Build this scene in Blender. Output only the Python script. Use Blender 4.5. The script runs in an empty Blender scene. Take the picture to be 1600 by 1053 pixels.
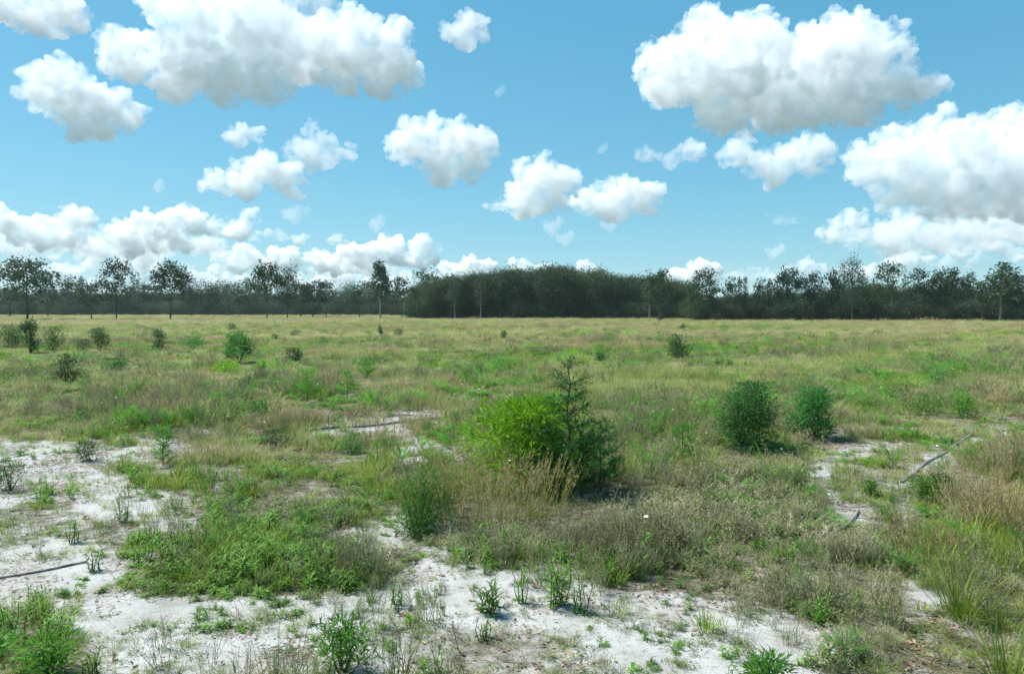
import bpy, bmesh, math, random
import numpy as np
from mathutils import Vector, Matrix

C = bpy.context.scene
COL = C.collection
# ------------------------------------------------------------------ camera, sky, sun, exposure
F, HZ, EYE = 1150.0, 486.0, 1.8            # focal length in pixels of a 1600 wide frame, horizon row, eye height
cam = bpy.data.objects.new('camera', bpy.data.cameras.new('camera'))
COL.objects.link(cam)
C.camera = cam
PITCH = math.atan((526.5 - HZ) / F)
cam.data.sensor_width = 36.0
cam.data.lens = 36.0 * F / 1600.0
cam.data.clip_start = 0.05
cam.data.clip_end = 90000.0
cam.location = (0, 0, EYE)
cam.rotation_euler = (math.pi / 2 - PITCH, 0, 0)

SUN_EL, SUN_AZ = math.radians(56), math.radians(-68)
W = bpy.data.worlds.new('World')
C.world = W
W.use_nodes = True
wn = W.node_tree
bg = wn.nodes['Background']
sky = wn.nodes.new('ShaderNodeTexSky')
sky.sky_type = 'NISHITA'
sky.sun_disc = False
sky.sun_elevation = SUN_EL
sky.sun_rotation = SUN_AZ
sky.altitude = 0
sky.air_density = 1.0
sky.dust_density = 0.0
sky.ozone_density = 2.0
sep = wn.nodes.new('ShaderNodeSeparateColor')
com = wn.nodes.new('ShaderNodeCombineColor')
wn.links.new(sky.outputs[0], sep.inputs[0])
for ch, (gain, power) in enumerate(((0.37, 0.92), (0.465, 0.53), (0.53, 0.47))):   # the photograph's teal sky colour
    a = wn.nodes.new('ShaderNodeMath'); a.operation = 'MULTIPLY'; a.inputs[1].default_value = 0.1
    b = wn.nodes.new('ShaderNodeMath'); b.operation = 'POWER'; b.inputs[1].default_value = power
    c = wn.nodes.new('ShaderNodeMath'); c.operation = 'MULTIPLY'; c.inputs[1].default_value = gain * 10
    wn.links.new(sep.outputs[ch], a.inputs[0]); wn.links.new(a.outputs[0], b.inputs[0]); wn.links.new(b.outputs[0], c.inputs[0])
    wn.links.new(c.outputs[0], com.inputs[ch])
wn.links.new(com.outputs[0], bg.inputs[0])
bg.inputs[1].default_value = 0.083

sd = Vector((math.sin(SUN_AZ) * math.cos(SUN_EL), math.cos(SUN_AZ) * math.cos(SUN_EL), math.sin(SUN_EL)))
sl = bpy.data.lights.new('sun', 'SUN')
sl.energy = 3.3
sl.angle = math.radians(14)
sl.color = (1.0, 0.985, 0.96)
sun = bpy.data.objects.new('sun', sl)
COL.objects.link(sun)
sun.rotation_euler = sd.to_track_quat('Z', 'Y').to_euler()

C.view_settings.view_transform = 'Standard'
C.view_settings.look = 'None'
C.view_settings.gamma = 1.0
C.view_settings.use_curve_mapping = False
C.view_settings.exposure = 1.2
C.cycles.max_bounces = 72
C.cycles.diffuse_bounces = 6
C.cycles.glossy_bounces = 2
C.cycles.transmission_bounces = 3
C.cycles.volume_bounces = 64
C.cycles.use_denoising = True

# ------------------------------------------------------------------ helpers
cP, sP = math.cos(PITCH), math.sin(PITCH)


def ray(px, py):
    x, y = (px - 800) / F, -(py - 526.5) / F
    return Vector((x, cP + y * sP, -sP + y * cP))


def vnoise(x, y, seed=0):
    x = np.asarray(x, float); y = np.asarray(y, float)
    xi, yi = np.floor(x).astype(np.int64), np.floor(y).astype(np.int64)
    xf, yf = x - xi, y - yi
    xf = xf * xf * (3 - 2 * xf); yf = yf * yf * (3 - 2 * yf)

    def h(a, b):
        n = (a * 374761393 + b * 668265263 + seed * 1442695041) & 0xFFFFFFFF
        n = ((n ^ (n >> 13)) * 1274126177) & 0xFFFFFFFF
        return ((n ^ (n >> 16)) & 0xFFFF) / 65535.0
    a, b, c, d = h(xi, yi), h(xi + 1, yi), h(xi, yi + 1), h(xi + 1, yi + 1)
    return (a * (1 - xf) + b * xf) * (1 - yf) + (c * (1 - xf) + d * xf) * yf


def fbm(x, y, seed=0, octs=4):
    s, a, t = 0, 1.0, 0
    for k in range(octs):
        s = s + a * vnoise(np.asarray(x) * 2 ** k, np.asarray(y) * 2 ** k, seed + k * 17)
        t += a; a *= 0.5
    return s / t


def smooth(a, b, x):
    t = np.clip((x - a) / (b - a), 0, 1)
    return t * t * (3 - 2 * t)


def height(x, y):
    r = np.hypot(x, y)
    near = 0.10 * (fbm(np.asarray(x) / 2.3, np.asarray(y) / 2.3, 5, 4) - 0.5)
    far = 0.25 * (fbm(np.asarray(x) / 14, np.asarray(y) / 14, 9, 2) - 0.5) * smooth(20, 60, r)
    return (near + far) * (1 - smooth(300, 600, r))


def zed(x, y):
    return float(height(x, y))


def ground(px, py):
    R = ray(px, py)
    t = EYE / -R.z
    p = R * t
    return p.x, p.y


def project(x, y, z=0.0):
    """world ground point -> photo pixel (1600 wide)"""
    zz = np.asarray(z) - EYE
    f = np.asarray(y) * cP - zz * sP
    u = np.asarray(y) * sP + zz * cP
    return 800 + F * np.asarray(x) / f, 526.5 - F * u / f


def in_poly(px, py, poly):
    inside = np.zeros(np.shape(px), bool)
    n = len(poly)
    for i in range(n):
        x0, y0 = poly[i]; x1, y1 = poly[(i + 1) % n]
        c = ((y0 > py) != (y1 > py)) & (px < (x1 - x0) * (py - y0) / ((y1 - y0) or 1e-9) + x0)
        inside ^= c
    return inside


class MB:
    """collects triangles, quads and a tone per vertex, and builds one mesh"""

    def __init__(self):
        self.v, self.f, self.t, self.m = [], [], [], []

    def poly(self, pts, tone, mat=0):
        n = len(self.v)
        self.v.extend([tuple(p) for p in pts]); self.t.extend([tone] * len(pts))
        self.f.append(tuple(range(n, n + len(pts)))); self.m.append(mat)

    def blade(self, base, d, up, length, width, bend, segs, tone, tip_tone=None, mat=0):
        """a tapering, bending strip"""
        d = Vector(d).normalized()
        side = d.cross(Vector(up))
        if side.length < 1e-4:
            side = d.cross(Vector((1, 0.3, 0.1)))
        side.normalize()
        p = Vector(base)
        n = len(self.v)
        tip_tone = tone if tip_tone is None else tip_tone
        step = length / segs
        for k in range(segs + 1):
            t = k / segs
            w = width * 0.5 * (1 - t ** 1.6) * (0.65 + 0.7 * min(t * 3, 1) * 0.5)
            tt = tone + (tip_tone - tone) * t
            if k == segs:
                self.v.append(tuple(p)); self.t.append(tt)
            else:
                self.v.append(tuple(p - side * w)); self.v.append(tuple(p + side * w)); self.t.extend((tt, tt))
            d = (d + Vector((0, 0, -bend / segs))).normalized()
            p = p + d * step
        for k in range(segs):
            a = n + 2 * k
            if k == segs - 1:
                self.f.append((a, a + 1, a + 2))
            else:
                self.f.append((a, a + 1, a + 3, a + 2))
            self.m.append(mat)

    def leaf(self, base, d, nrm, length, width, tone, mat=0):
        """a folded four-point leaf"""
        d = Vector(d).normalized(); nrm = Vector(nrm)
        s = d.cross(nrm)
        if s.length < 1e-4:
            s = d.cross(Vector((0.3, 1, 0.2)))
        s.normalize()
        up = s.cross(d)
        b = Vector(base)
        m = b + d * length * 0.45
        n = len(self.v)
        self.v.extend([tuple(b), tuple(m + s * width * 0.5 + up * width * 0.18), tuple(b + d * length - up * length * 0.08), tuple(m - s * width * 0.5 + up * width * 0.18)])
        self.t.extend([tone] * 4)
        self.f.extend([(n, n + 1, n + 2), (n, n + 2, n + 3)]); self.m.extend([mat, mat])

    def tube(self, pts, radii, sides, tone, mat=0):
        pts = [Vector(p) for p in pts]
        n0 = len(self.v)
        ref = Vector((0.31, 0.95, 0.12))
        for i, p in enumerate(pts):
            d = (pts[min(i + 1, len(pts) - 1)] - pts[max(i - 1, 0)])
            d = d.normalized() if d.length > 1e-9 else Vector((0, 0, 1))
            a = d.cross(ref)
            if a.length < 1e-3:
                a = d.cross(Vector((1, 0, 0)))
            a.normalize(); b = d.cross(a)
            for k in range(sides):
                th = 2 * math.pi * k / sides
                self.v.append(tuple(p + (a * math.cos(th) + b * math.sin(th)) * radii[i])); self.t.append(tone)
        for i in range(len(pts) - 1):
            for k in range(sides):
                a = n0 + i * sides + k; b = n0 + i * sides + (k + 1) % sides
                self.f.append((a, b, b + sides, a + sides)); self.m.append(mat)
        self.f.append(tuple(n0 + (len(pts) - 1) * sides + k for k in range(sides))); self.m.append(mat)

    def mesh(self, name, mats, smooth_=False):
        me = bpy.data.meshes.new(name)
        me.from_pydata(self.v, [], self.f)
        for m in mats:
            me.materials.append(m)
        me.polygons.foreach_set('material_index', self.m)
        a = me.attributes.new('tone', 'FLOAT', 'POINT')
        a.data.foreach_set('value', self.t)
        if smooth_:
            me.polygons.foreach_set('use_smooth', [True] * len(self.f))
        me.update()
        return me


def tag(o, label=None, cat=None, group=None, kind=None):
    if label: o['label'] = label
    if cat: o['category'] = cat
    if group: o['group'] = group
    if kind: o['kind'] = kind
    return o


def link(name, me, parent=None, loc=None, rot=None, scl=None):
    o = bpy.data.objects.new(name, me)
    COL.objects.link(o)
    if parent: o.parent = parent
    if loc is not None: o.location = loc
    if rot is not None: o.rotation_euler = rot
    if scl is not None: o.scale = scl
    return o


# ------------------------------------------------------------------ materials
def plant_mat(name, stops, trans=0.4, rough=0.6, tint_w=0.6, var=0.35, spec=0.25, gain=1.18, sat=1.08):
    """leaf material: tone along the leaf and a tint per plant pick a colour on a ramp"""
    m = bpy.data.materials.new(name)
    m.use_nodes = True
    n = m.node_tree; L = n.links
    P = n.nodes['Principled BSDF']
    P.inputs['Roughness'].default_value = rough
    P.inputs['Specular IOR Level'].default_value = spec
    at = n.nodes.new('ShaderNodeAttribute'); at.attribute_name = 'tone'
    it = n.nodes.new('ShaderNodeAttribute'); it.attribute_type = 'INSTANCER'; it.attribute_name = 'tint'
    oi = n.nodes.new('ShaderNodeObjectInfo')
    geo = n.nodes.new('ShaderNodeNewGeometry')
    a = n.nodes.new('ShaderNodeMath'); a.operation = 'MULTIPLY_ADD'
    L.new(it.outputs['Fac'], a.inputs[0]); a.inputs[1].default_value = tint_w; L.new(at.outputs['Fac'], a.inputs[2])
    b = n.nodes.new('ShaderNodeMath'); b.operation = 'MULTIPLY_ADD'
    L.new(geo.outputs['Random Per Island'], b.inputs[0]); b.inputs[1].default_value = 0.22; L.new(a.outputs[0], b.inputs[2])
    r = n.nodes.new('ShaderNodeValToRGB')
    els = r.color_ramp.elements
    while len(els) < len(stops): els.new(0.5)
    for e, (p, c) in zip(els, stops):
        e.position = p; e.color = (*c, 1)
    L.new(b.outputs[0], r.inputs[0])
    hv = n.nodes.new('ShaderNodeHueSaturation')
    v = n.nodes.new('ShaderNodeMath'); v.operation = 'MULTIPLY_ADD'
    L.new(oi.outputs['Random'], v.inputs[0]); v.inputs[1].default_value = var * 2; v.inputs[2].default_value = (1 - var) * gain; v.inputs[1].default_value *= gain; hv.inputs['Saturation'].default_value = sat
    L.new(v.outputs[0], hv.inputs['Value'])
    L.new(r.outputs[0], hv.inputs['Color'])
    L.new(hv.outputs[0], P.inputs['Base Color'])
    if trans > 0:
        T = n.nodes.new('ShaderNodeBsdfTranslucent')
        L.new(hv.outputs[0], T.inputs['Color'])
        mx = n.nodes.new('ShaderNodeMixShader'); mx.inputs[0].default_value = trans
        L.new(P.outputs[0], mx.inputs[1]); L.new(T.outputs[0], mx.inputs[2])
        L.new(mx.outputs[0], n.nodes['Material Output'].inputs['Surface'])
    return m


def bark_mat(name, c0, c1, scale=3.0):
    m = bpy.data.materials.new(name); m.use_nodes = True
    n = m.node_tree; P = n.nodes['Principled BSDF']; P.inputs['Roughness'].default_value = 0.9
    t = n.nodes.new('ShaderNodeTexNoise'); t.inputs['Scale'].default_value = scale; t.inputs['Detail'].default_value = 5
    tc = n.nodes.new('ShaderNodeTexCoord'); mp = n.nodes.new('ShaderNodeMapping'); mp.inputs['Scale'].default_value = (1, 1, 0.25)
    n.links.new(tc.outputs['Object'], mp.inputs[0]); n.links.new(mp.outputs[0], t.inputs['Vector'])
    r = n.nodes.new('ShaderNodeValToRGB'); r.color_ramp.elements[0].color = (*c0, 1); r.color_ramp.elements[1].color = (*c1, 1)
    r.color_ramp.elements[0].position = 0.35; r.color_ramp.elements[1].position = 0.68
    n.links.new(t.outputs[0], r.inputs[0]); n.links.new(r.outputs[0], P.inputs['Base Color'])
    return m


M = {
    'grass': plant_mat('green_grass', [(0.0, (0.24, 0.23, 0.11)), (0.25, (0.12, 0.185, 0.035)), (0.7, (0.20, 0.28, 0.05)), (1.0, (0.30, 0.32, 0.09))]),
    'yellow': plant_mat('yellow_green_grass', [(0.0, (0.17, 0.18, 0.08)), (0.4, (0.235, 0.30, 0.055)), (0.8, (0.31, 0.315, 0.12)), (1.0, (0.38, 0.32, 0.18))], sat=1.0),
    'dry': plant_mat('dry_weed', [(0.0, (0.11, 0.14, 0.05)), (0.4, (0.17, 0.20, 0.075)), (0.7, (0.25, 0.24, 0.13)), (1.0, (0.36, 0.33, 0.22))], trans=0.2),
    'leafy': plant_mat('leafy_weed', [(0.0, (0.05, 0.11, 0.025)), (0.5, (0.085, 0.19, 0.035)), (1.0, (0.15, 0.27, 0.055))]),
    'fern': plant_mat('feathery_weed', [(0.0, (0.06, 0.15, 0.035)), (0.5, (0.10, 0.24, 0.05)), (1.0, (0.16, 0.34, 0.07))], trans=0.5, gain=1.3),
    'plume': plant_mat('grass_plumes', [(0.0, (0.13, 0.18, 0.045)), (0.4, (0.23, 0.23, 0.08)), (0.75, (0.33, 0.275, 0.13)), (1.0, (0.41, 0.325, 0.20))]),
    'creep': plant_mat('creeping_weed', [(0.0, (0.05, 0.09, 0.03)), (0.5, (0.09, 0.15, 0.04)), (1.0, (0.16, 0.2, 0.07))]),
    'petal': plant_mat('white_petals', [(0.0, (0.75, 0.75, 0.68)), (1.0, (0.82, 0.82, 0.78))], var=0.05),
    'deadleaf': plant_mat('dead_leaf', [(0.0, (0.07, 0.035, 0.025)), (0.5, (0.15, 0.08, 0.05)), (1.0, (0.28, 0.2, 0.13))], trans=0.1),
    'shrub': plant_mat('shrub_leaf', [(0.0, (0.038, 0.105, 0.038)), (0.5, (0.062, 0.17, 0.05)), (1.0, (0.11, 0.25, 0.065))], tint_w=0),
    'olive': plant_mat('grey_green_shrub_leaf', [(0.0, (0.04, 0.08, 0.034)), (0.5, (0.07, 0.125, 0.05)), (1.0, (0.125, 0.175, 0.07))], tint_w=0),
    'bright': plant_mat('bright_green_leaf', [(0.0, (0.07, 0.17, 0.02)), (0.5, (0.16, 0.33, 0.03)), (1.0, (0.28, 0.41, 0.07))], tint_w=0),
    'dark': plant_mat('dark_feathery_leaf', [(0.0, (0.03, 0.10, 0.035)), (0.5, (0.052, 0.155, 0.045)), (1.0, (0.09, 0.22, 0.06))], tint_w=0),
    'crown': plant_mat('tree_leaf', [(0.0, (0.022, 0.046, 0.024)), (0.5, (0.040, 0.076, 0.034)), (0.88, (0.07, 0.10, 0.042)), (1.0, (0.13, 0.11, 0.045))], trans=0.25, tint_w=0.35, var=0.4, gain=1.0, sat=1.15),
    'crown_dark': plant_mat('dark_tree_leaf', [(0.0, (0.018, 0.042, 0.024)), (0.6, (0.032, 0.064, 0.031)), (1.0, (0.06, 0.086, 0.036))], trans=0.2, tint_w=0.35, var=0.4, gain=1.0, sat=1.15),
    'bark': bark_mat('grey_bark', (0.045, 0.04, 0.034), (0.10, 0.09, 0.075)),
    'pale_bark': bark_mat('pale_bark', (0.24, 0.22, 0.19), (0.42, 0.4, 0.36)),
    'twig': bark_mat('brown_twig', (0.05, 0.04, 0.03), (0.12, 0.09, 0.06), 20),
    'green_stem': bark_mat('green_stem', (0.05, 0.07, 0.03), (0.1, 0.12, 0.05), 20),
}

# ------------------------------------------------------------------ where the bare sand shows (traced on the ground)
SAND = [
    [(-60, 690), (60, 678), (120, 684), (190, 696), (300, 690), (292, 712), (215, 722), (190, 745), (215, 770), (300, 785), (330, 812), (210, 800), (150, 805), (90, 775), (30, 795), (-60, 790)],
    [(-80, 828), (40, 838), (100, 862), (150, 885), (200, 920), (270, 955), (400, 955), (470, 938), (560, 938), (640, 925), (690, 885), (770, 866), (830, 872), (880, 905), (960, 925), (1010, 950), (1110, 958), (1230, 968), (1285, 990), (1290, 1015), (1210, 1050), (1180, 1100), (930, 1100), (880, 1000), (820, 960), (700, 962), (610, 985), (540, 1100), (190, 1100), (150, 1005), (70, 975), (-80, 940)],
    [(470, 664), (590, 656), (690, 651), (698, 662), (640, 676), (690, 700), (650, 710), (600, 694), (570, 677), (480, 674)],
    [(1295, 694), (1340, 688), (1385, 695), (1368, 710), (1335, 718), (1340, 738), (1302, 736), (1285, 715)],
    [(1400, 756), (1440, 720), (1500, 690), (1545, 655), (1580, 652), (1560, 672), (1510, 705), (1470, 730), (1430, 760)],
    [(1285, 798), (1330, 782), (1375, 795), (1350, 822), (1305, 826)],
    [(1390, 900), (1450, 895), (1470, 930), (1430, 965), (1380, 945)],
    [(520, 830), (600, 815), (640, 850), (590, 870), (520, 850)],
]


SPARSE = [
    [(-80, 670), (330, 670), (420, 740), (360, 840), (250, 900), (-80, 960)],
    [(450, 640), (720, 640), (760, 720), (690, 745), (470, 700)],
    [(540, 800), (720, 810), (760, 900), (560, 950)],
    [(560, 900), (900, 880), (1010, 940), (1300, 960), (1320, 1120), (400, 1120), (420, 950)],
    [(1270, 670), (1600, 640), (1600, 690), (1440, 790), (1400, 860), (1250, 850)],
]


def in_any(x, y, polys, seed, amp=1.0):
    """share of three wobbly looks at the outlines in which the point falls inside one"""
    px, py = project(x, y)
    s = np.clip((py - HZ) / 330, 0.15, 2) * amp
    out = 0
    for q in range(3):
        o = seed + q * 31
        jx = (fbm(x / 1.1, y / 1.1, seed, 2) - 0.5) * 120 * s + (fbm(x * 3.2, y * 3.2, o + 1, 3) - 0.5) * 130 * s
        jy = (fbm(x / 1.1, y / 1.1, seed + 5, 2) - 0.5) * 60 * s + (fbm(x * 3.2, y * 3.2, o + 2, 3) - 0.5) * 70 * s
        ins = np.zeros(np.shape(px), bool)
        for p in polys:
            ins |= in_poly(px + jx, py + jy, p)
        out = out + ins
    return out / 3.0 * (np.asarray(y) > 2.0)


def sand_at(x, y):
    return in_any(x, y, SAND, 3)


# ------------------------------------------------------------------ ground
def build_ground():
    # polar-like grid: fine near the camera, coarse far away
    ys = np.concatenate([[-4000, -900, -200, -60], np.linspace(-30, 1.5, 16)[:-1], np.linspace(1.5, 16, 260)[:-1], np.geomspace(16, 30000, 170)])
    us = np.linspace(-1, 1, 301)
    us = np.sign(us) * np.abs(us) ** 1.15
    out = np.array([1.3, 1.8, 2.6, 4, 7, 14, 40, 150, 600, 3000.0])
    us = np.concatenate([-out[::-1], us, out])
    Y, U = np.meshgrid(ys, us, indexing='ij')
    half = np.where(Y < 16, 14 + 0 * Y, 14 + (Y - 16) * 1.02)
    X = np.clip(U * np.maximum(half, 14), -45000, 45000)
    X[:, :10] -= np.linspace(900, 0, 10)[None, :] * 0.01 * (np.abs(X[:, :10]) >= 44999); X[:, -10:] += np.linspace(0, 900, 10)[None, :] * 0.01 * (np.abs(X[:, -10:]) >= 44999)
    Z = height(X, Y)
    nv = X.size
    bare = np.clip(sand_at(X, Y) + .40 * in_any(X, Y, SPARSE, 203), 0, 1)
    bare[Y > 40] = 0
    cols = X.shape[1]
    idx = np.arange(nv).reshape(X.shape)
    faces = np.stack([idx[:-1, :-1], idx[:-1, 1:], idx[1:, 1:], idx[1:, :-1]], -1).reshape(-1, 4)
    me = bpy.data.meshes.new('ground')
    me.from_pydata(np.stack([X, Y, Z], -1).reshape(-1, 3).tolist(), [], faces.tolist())
    a = me.attributes.new('bare', 'FLOAT', 'POINT'); a.data.foreach_set('value', bare.ravel())
    me.polygons.foreach_set('use_smooth', [True] * len(faces))
    m = bpy.data.materials.new('sandy_soil'); m.use_nodes = True
    n = m.node_tree; L = n.links; P = n.nodes['Principled BSDF']; P.inputs['Roughness'].default_value = 0.95
    P.inputs['Specular IOR Level'].default_value = 0.15
    g = n.nodes.new('ShaderNodeNewGeometry')

    def noise(scale, det, rough=0.6):
        t = n.nodes.new('ShaderNodeTexNoise'); t.inputs['Scale'].default_value = scale; t.inputs['Detail'].default_value = det
        t.inputs['Roughness'].default_value = rough; L.new(g.outputs['Position'], t.inputs['Vector']); return t

    def ramp(src, stops):
        r = n.nodes.new('ShaderNodeValToRGB'); els = r.color_ramp.elements
        while len(els) < len(stops): els.new(0.5)
        for e, (p, c) in zip(els, stops): e.position = p; e.color = (*c, 1)
        L.new(src, r.inputs[0]); return r

    def mix(fac, a_, b_, mode='MIX'):
        x = n.nodes.new('ShaderNodeMix'); x.data_type = 'RGBA'; x.blend_type = mode
        if isinstance(fac, float): x.inputs[0].default_value = fac
        else: L.new(fac, x.inputs[0])
        L.new(a_, x.inputs[6]); L.new(b_, x.inputs[7]); return x.outputs[2]
    sandc = ramp(noise(2.2, 9, 0.68).outputs[0], [(0.25, (0.21, 0.185, 0.155)), (0.43, (0.34, 0.325, 0.295)), (0.58, (0.42, 0.41, 0.385)), (0.75, (0.46, 0.45, 0.43))])
    grit = ramp(noise(90, 3).outputs[0], [(0.30, (0.45, 0.42, 0.38)), (0.42, (1, 1, 1)), (1, (1, 1, 1))])
    crumbs = ramp(noise(28, 6, 0.7).outputs[0], [(0.32, (0.42, 0.38, 0.32)), (0.45, (1, 1, 1)), (1, (1, 1, 1))])
    s1 = mix(1.0, sandc.outputs[0], grit.outputs[0], 'MULTIPLY'); s2 = mix(0.8, s1, crumbs.outputs[0], 'MULTIPLY')
    soil = ramp(noise(6, 8, 0.7).outputs[0], [(0.3, (0.06, 0.055, 0.035)), (0.5, (0.12, 0.115, 0.07)), (0.6, (0.24, 0.22, 0.175)), (0.72, (0.37, 0.35, 0.31))])
    at = n.nodes.new('ShaderNodeAttribute'); at.attribute_name = 'bare'
    brk = noise(9, 5, 0.7)
    ma = n.nodes.new('ShaderNodeMath'); ma.operation = 'MULTIPLY_ADD'; L.new(brk.outputs[0], ma.inputs[0]); ma.inputs[1].default_value = 0.9
    sub = n.nodes.new('ShaderNodeMath'); sub.operation = 'SUBTRACT'; L.new(at.outputs['Fac'], sub.inputs[0]); sub.inputs[1].default_value = 0.45
    L.new(sub.outputs[0], ma.inputs[2])
    fac = n.nodes.new('ShaderNodeMapRange'); L.new(ma.outputs[0], fac.inputs[0]); fac.inputs[1].default_value = 0.3; fac.inputs[2].default_value = 0.6
    near = mix(fac.outputs[0], soil.outputs[0], s2)
    far = ramp(noise(0.35, 8, 0.7).outputs[0], [(0.3, (0.12, 0.14, 0.055)), (0.55, (0.19, 0.20, 0.09)), (0.75, (0.26, 0.24, 0.13))])
    cd = n.nodes.new('ShaderNodeSeparateXYZ'); L.new(g.outputs['Position'], cd.inputs[0])
    fm = n.nodes.new('ShaderNodeMapRange'); L.new(cd.outputs[1], fm.inputs[0]); fm.inputs[1].default_value = 16; fm.inputs[2].default_value = 40
    wide = ramp(noise(0.002, 6, 0.6).outputs[0], [(0.35, (0.07, 0.085, 0.06)), (0.6, (0.13, 0.135, 0.10)), (0.75, (0.2, 0.19, 0.16))])
    fw = n.nodes.new('ShaderNodeMapRange'); L.new(cd.outputs[1], fw.inputs[0]); fw.inputs[1].default_value = 500; fw.inputs[2].default_value = 900
    L.new(mix(fw.outputs[0], mix(fm.outputs[0], near, far.outputs[0]), wide.outputs[0]), P.inputs['Base Color'])
    bp = n.nodes.new('ShaderNodeBump'); bp.inputs['Strength'].default_value = 0.5; bp.inputs['Distance'].default_value = 0.02
    bn = noise(14, 8, 0.65); L.new(bn.outputs[0], bp.inputs['Height'])
    bp2 = n.nodes.new('ShaderNodeBump'); bp2.inputs['Strength'].default_value = 0.35; bp2.inputs['Distance'].default_value = 0.006
    L.new(noise(70, 4).outputs[0], bp2.inputs['Height']); L.new(bp.outputs[0], bp2.inputs['Normal'])
    L.new(bp2.outputs[0], P.inputs['Normal'])
    me.materials.append(m)
    return tag(link('ground', me), 'sandy field ground with bare pale patches under the weeds', 'ground', kind='structure')


build_ground()

# ------------------------------------------------------------------ clouds
def cloud_material():
    m = bpy.data.materials.new('cloud_vapour'); m.use_nodes = True
    n = m.node_tree; n.nodes.remove(n.nodes['Principled BSDF'])
    v = n.nodes.new('ShaderNodeVolumePrincipled')
    v.inputs['Color'].default_value = (0.996, 0.997, 0.998, 1)
    v.inputs['Anisotropy'].default_value = 0.0
    oi = n.nodes.new('ShaderNodeObjectInfo')       # object colour alpha carries the cloud's own density
    tc = n.nodes.new('ShaderNodeTexCoord')
    nz = n.nodes.new('ShaderNodeTexNoise'); nz.inputs['Scale'].default_value = 0.036; nz.inputs['Detail'].default_value = 5; nz.inputs['Roughness'].default_value = 0.62
    n.links.new(tc.outputs['Object'], nz.inputs['Vector'])
    mr = n.nodes.new('ShaderNodeMapRange'); n.links.new(nz.outputs[0], mr.inputs[0])
    mr.inputs[1].default_value = 0.41; mr.inputs[2].default_value = 0.68; mr.inputs[4].default_value = 2.6
    mm = n.nodes.new('ShaderNodeMath'); mm.operation = 'MULTIPLY'
    n.links.new(mr.outputs[0], mm.inputs[0]); n.links.new(oi.outputs['Alpha'], mm.inputs[1])
    n.links.new(mm.outputs[0], v.inputs['Density'])
    n.links.new(v.outputs[0], n.nodes['Material Output'].inputs['Volume'])
    return m


CLOUD = cloud_material()


def _ico(sub):
    bm = bmesh.new(); bmesh.ops.create_icosphere(bm, subdivisions=sub, radius=1)
    v = np.array([x.co[:] for x in bm.verts]); f = np.array([[q.index for q in p.verts] for p in bm.faces]); bm.free()
    return v, f


IV, IF = _ico(2)


def puff_nodes(amps):
    g = bpy.data.node_groups.new('cloud_puffs', 'GeometryNodeTree')
    g.interface.new_socket('Geometry', in_out='INPUT', socket_type='NodeSocketGeometry')
    g.interface.new_socket('Geometry', in_out='OUTPUT', socket_type='NodeSocketGeometry')
    N = g.nodes; i = N.new('NodeGroupInput'); o = N.new('NodeGroupOutput'); last = i.outputs[0]
    for sc, amp, det in amps:
        t = N.new('ShaderNodeTexNoise'); t.inputs['Scale'].default_value = sc; t.inputs['Detail'].default_value = det; t.inputs['Roughness'].default_value = 0.6
        p = N.new('GeometryNodeInputPosition'); g.links.new(p.outputs[0], t.inputs['Vector'])
        sp = N.new('GeometryNodeSetPosition'); nm = N.new('GeometryNodeInputNormal')
        a = N.new('ShaderNodeMath'); a.operation = 'SUBTRACT'; g.links.new(t.outputs[0], a.inputs[0]); a.inputs[1].default_value = 0.5
        b = N.new('ShaderNodeMath'); b.operation = 'MULTIPLY'; g.links.new(a.outputs[0], b.inputs[0]); b.inputs[1].default_value = amp
        v = N.new('ShaderNodeVectorMath'); v.operation = 'SCALE'; g.links.new(nm.outputs[0], v.inputs[0]); g.links.new(b.outputs[0], v.inputs['Scale'])
        g.links.new(last, sp.inputs[0]); g.links.new(v.outputs[0], sp.inputs['Offset']); last = sp.outputs[0]
    g.links.new(last, o.inputs[0])
    return g


PUFFS = puff_nodes([(1 / 40, 50, 2), (1 / 15, 32, 3), (1 / 5.5, 13, 4)])
CLOUD_BASE = 1000.0


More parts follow.
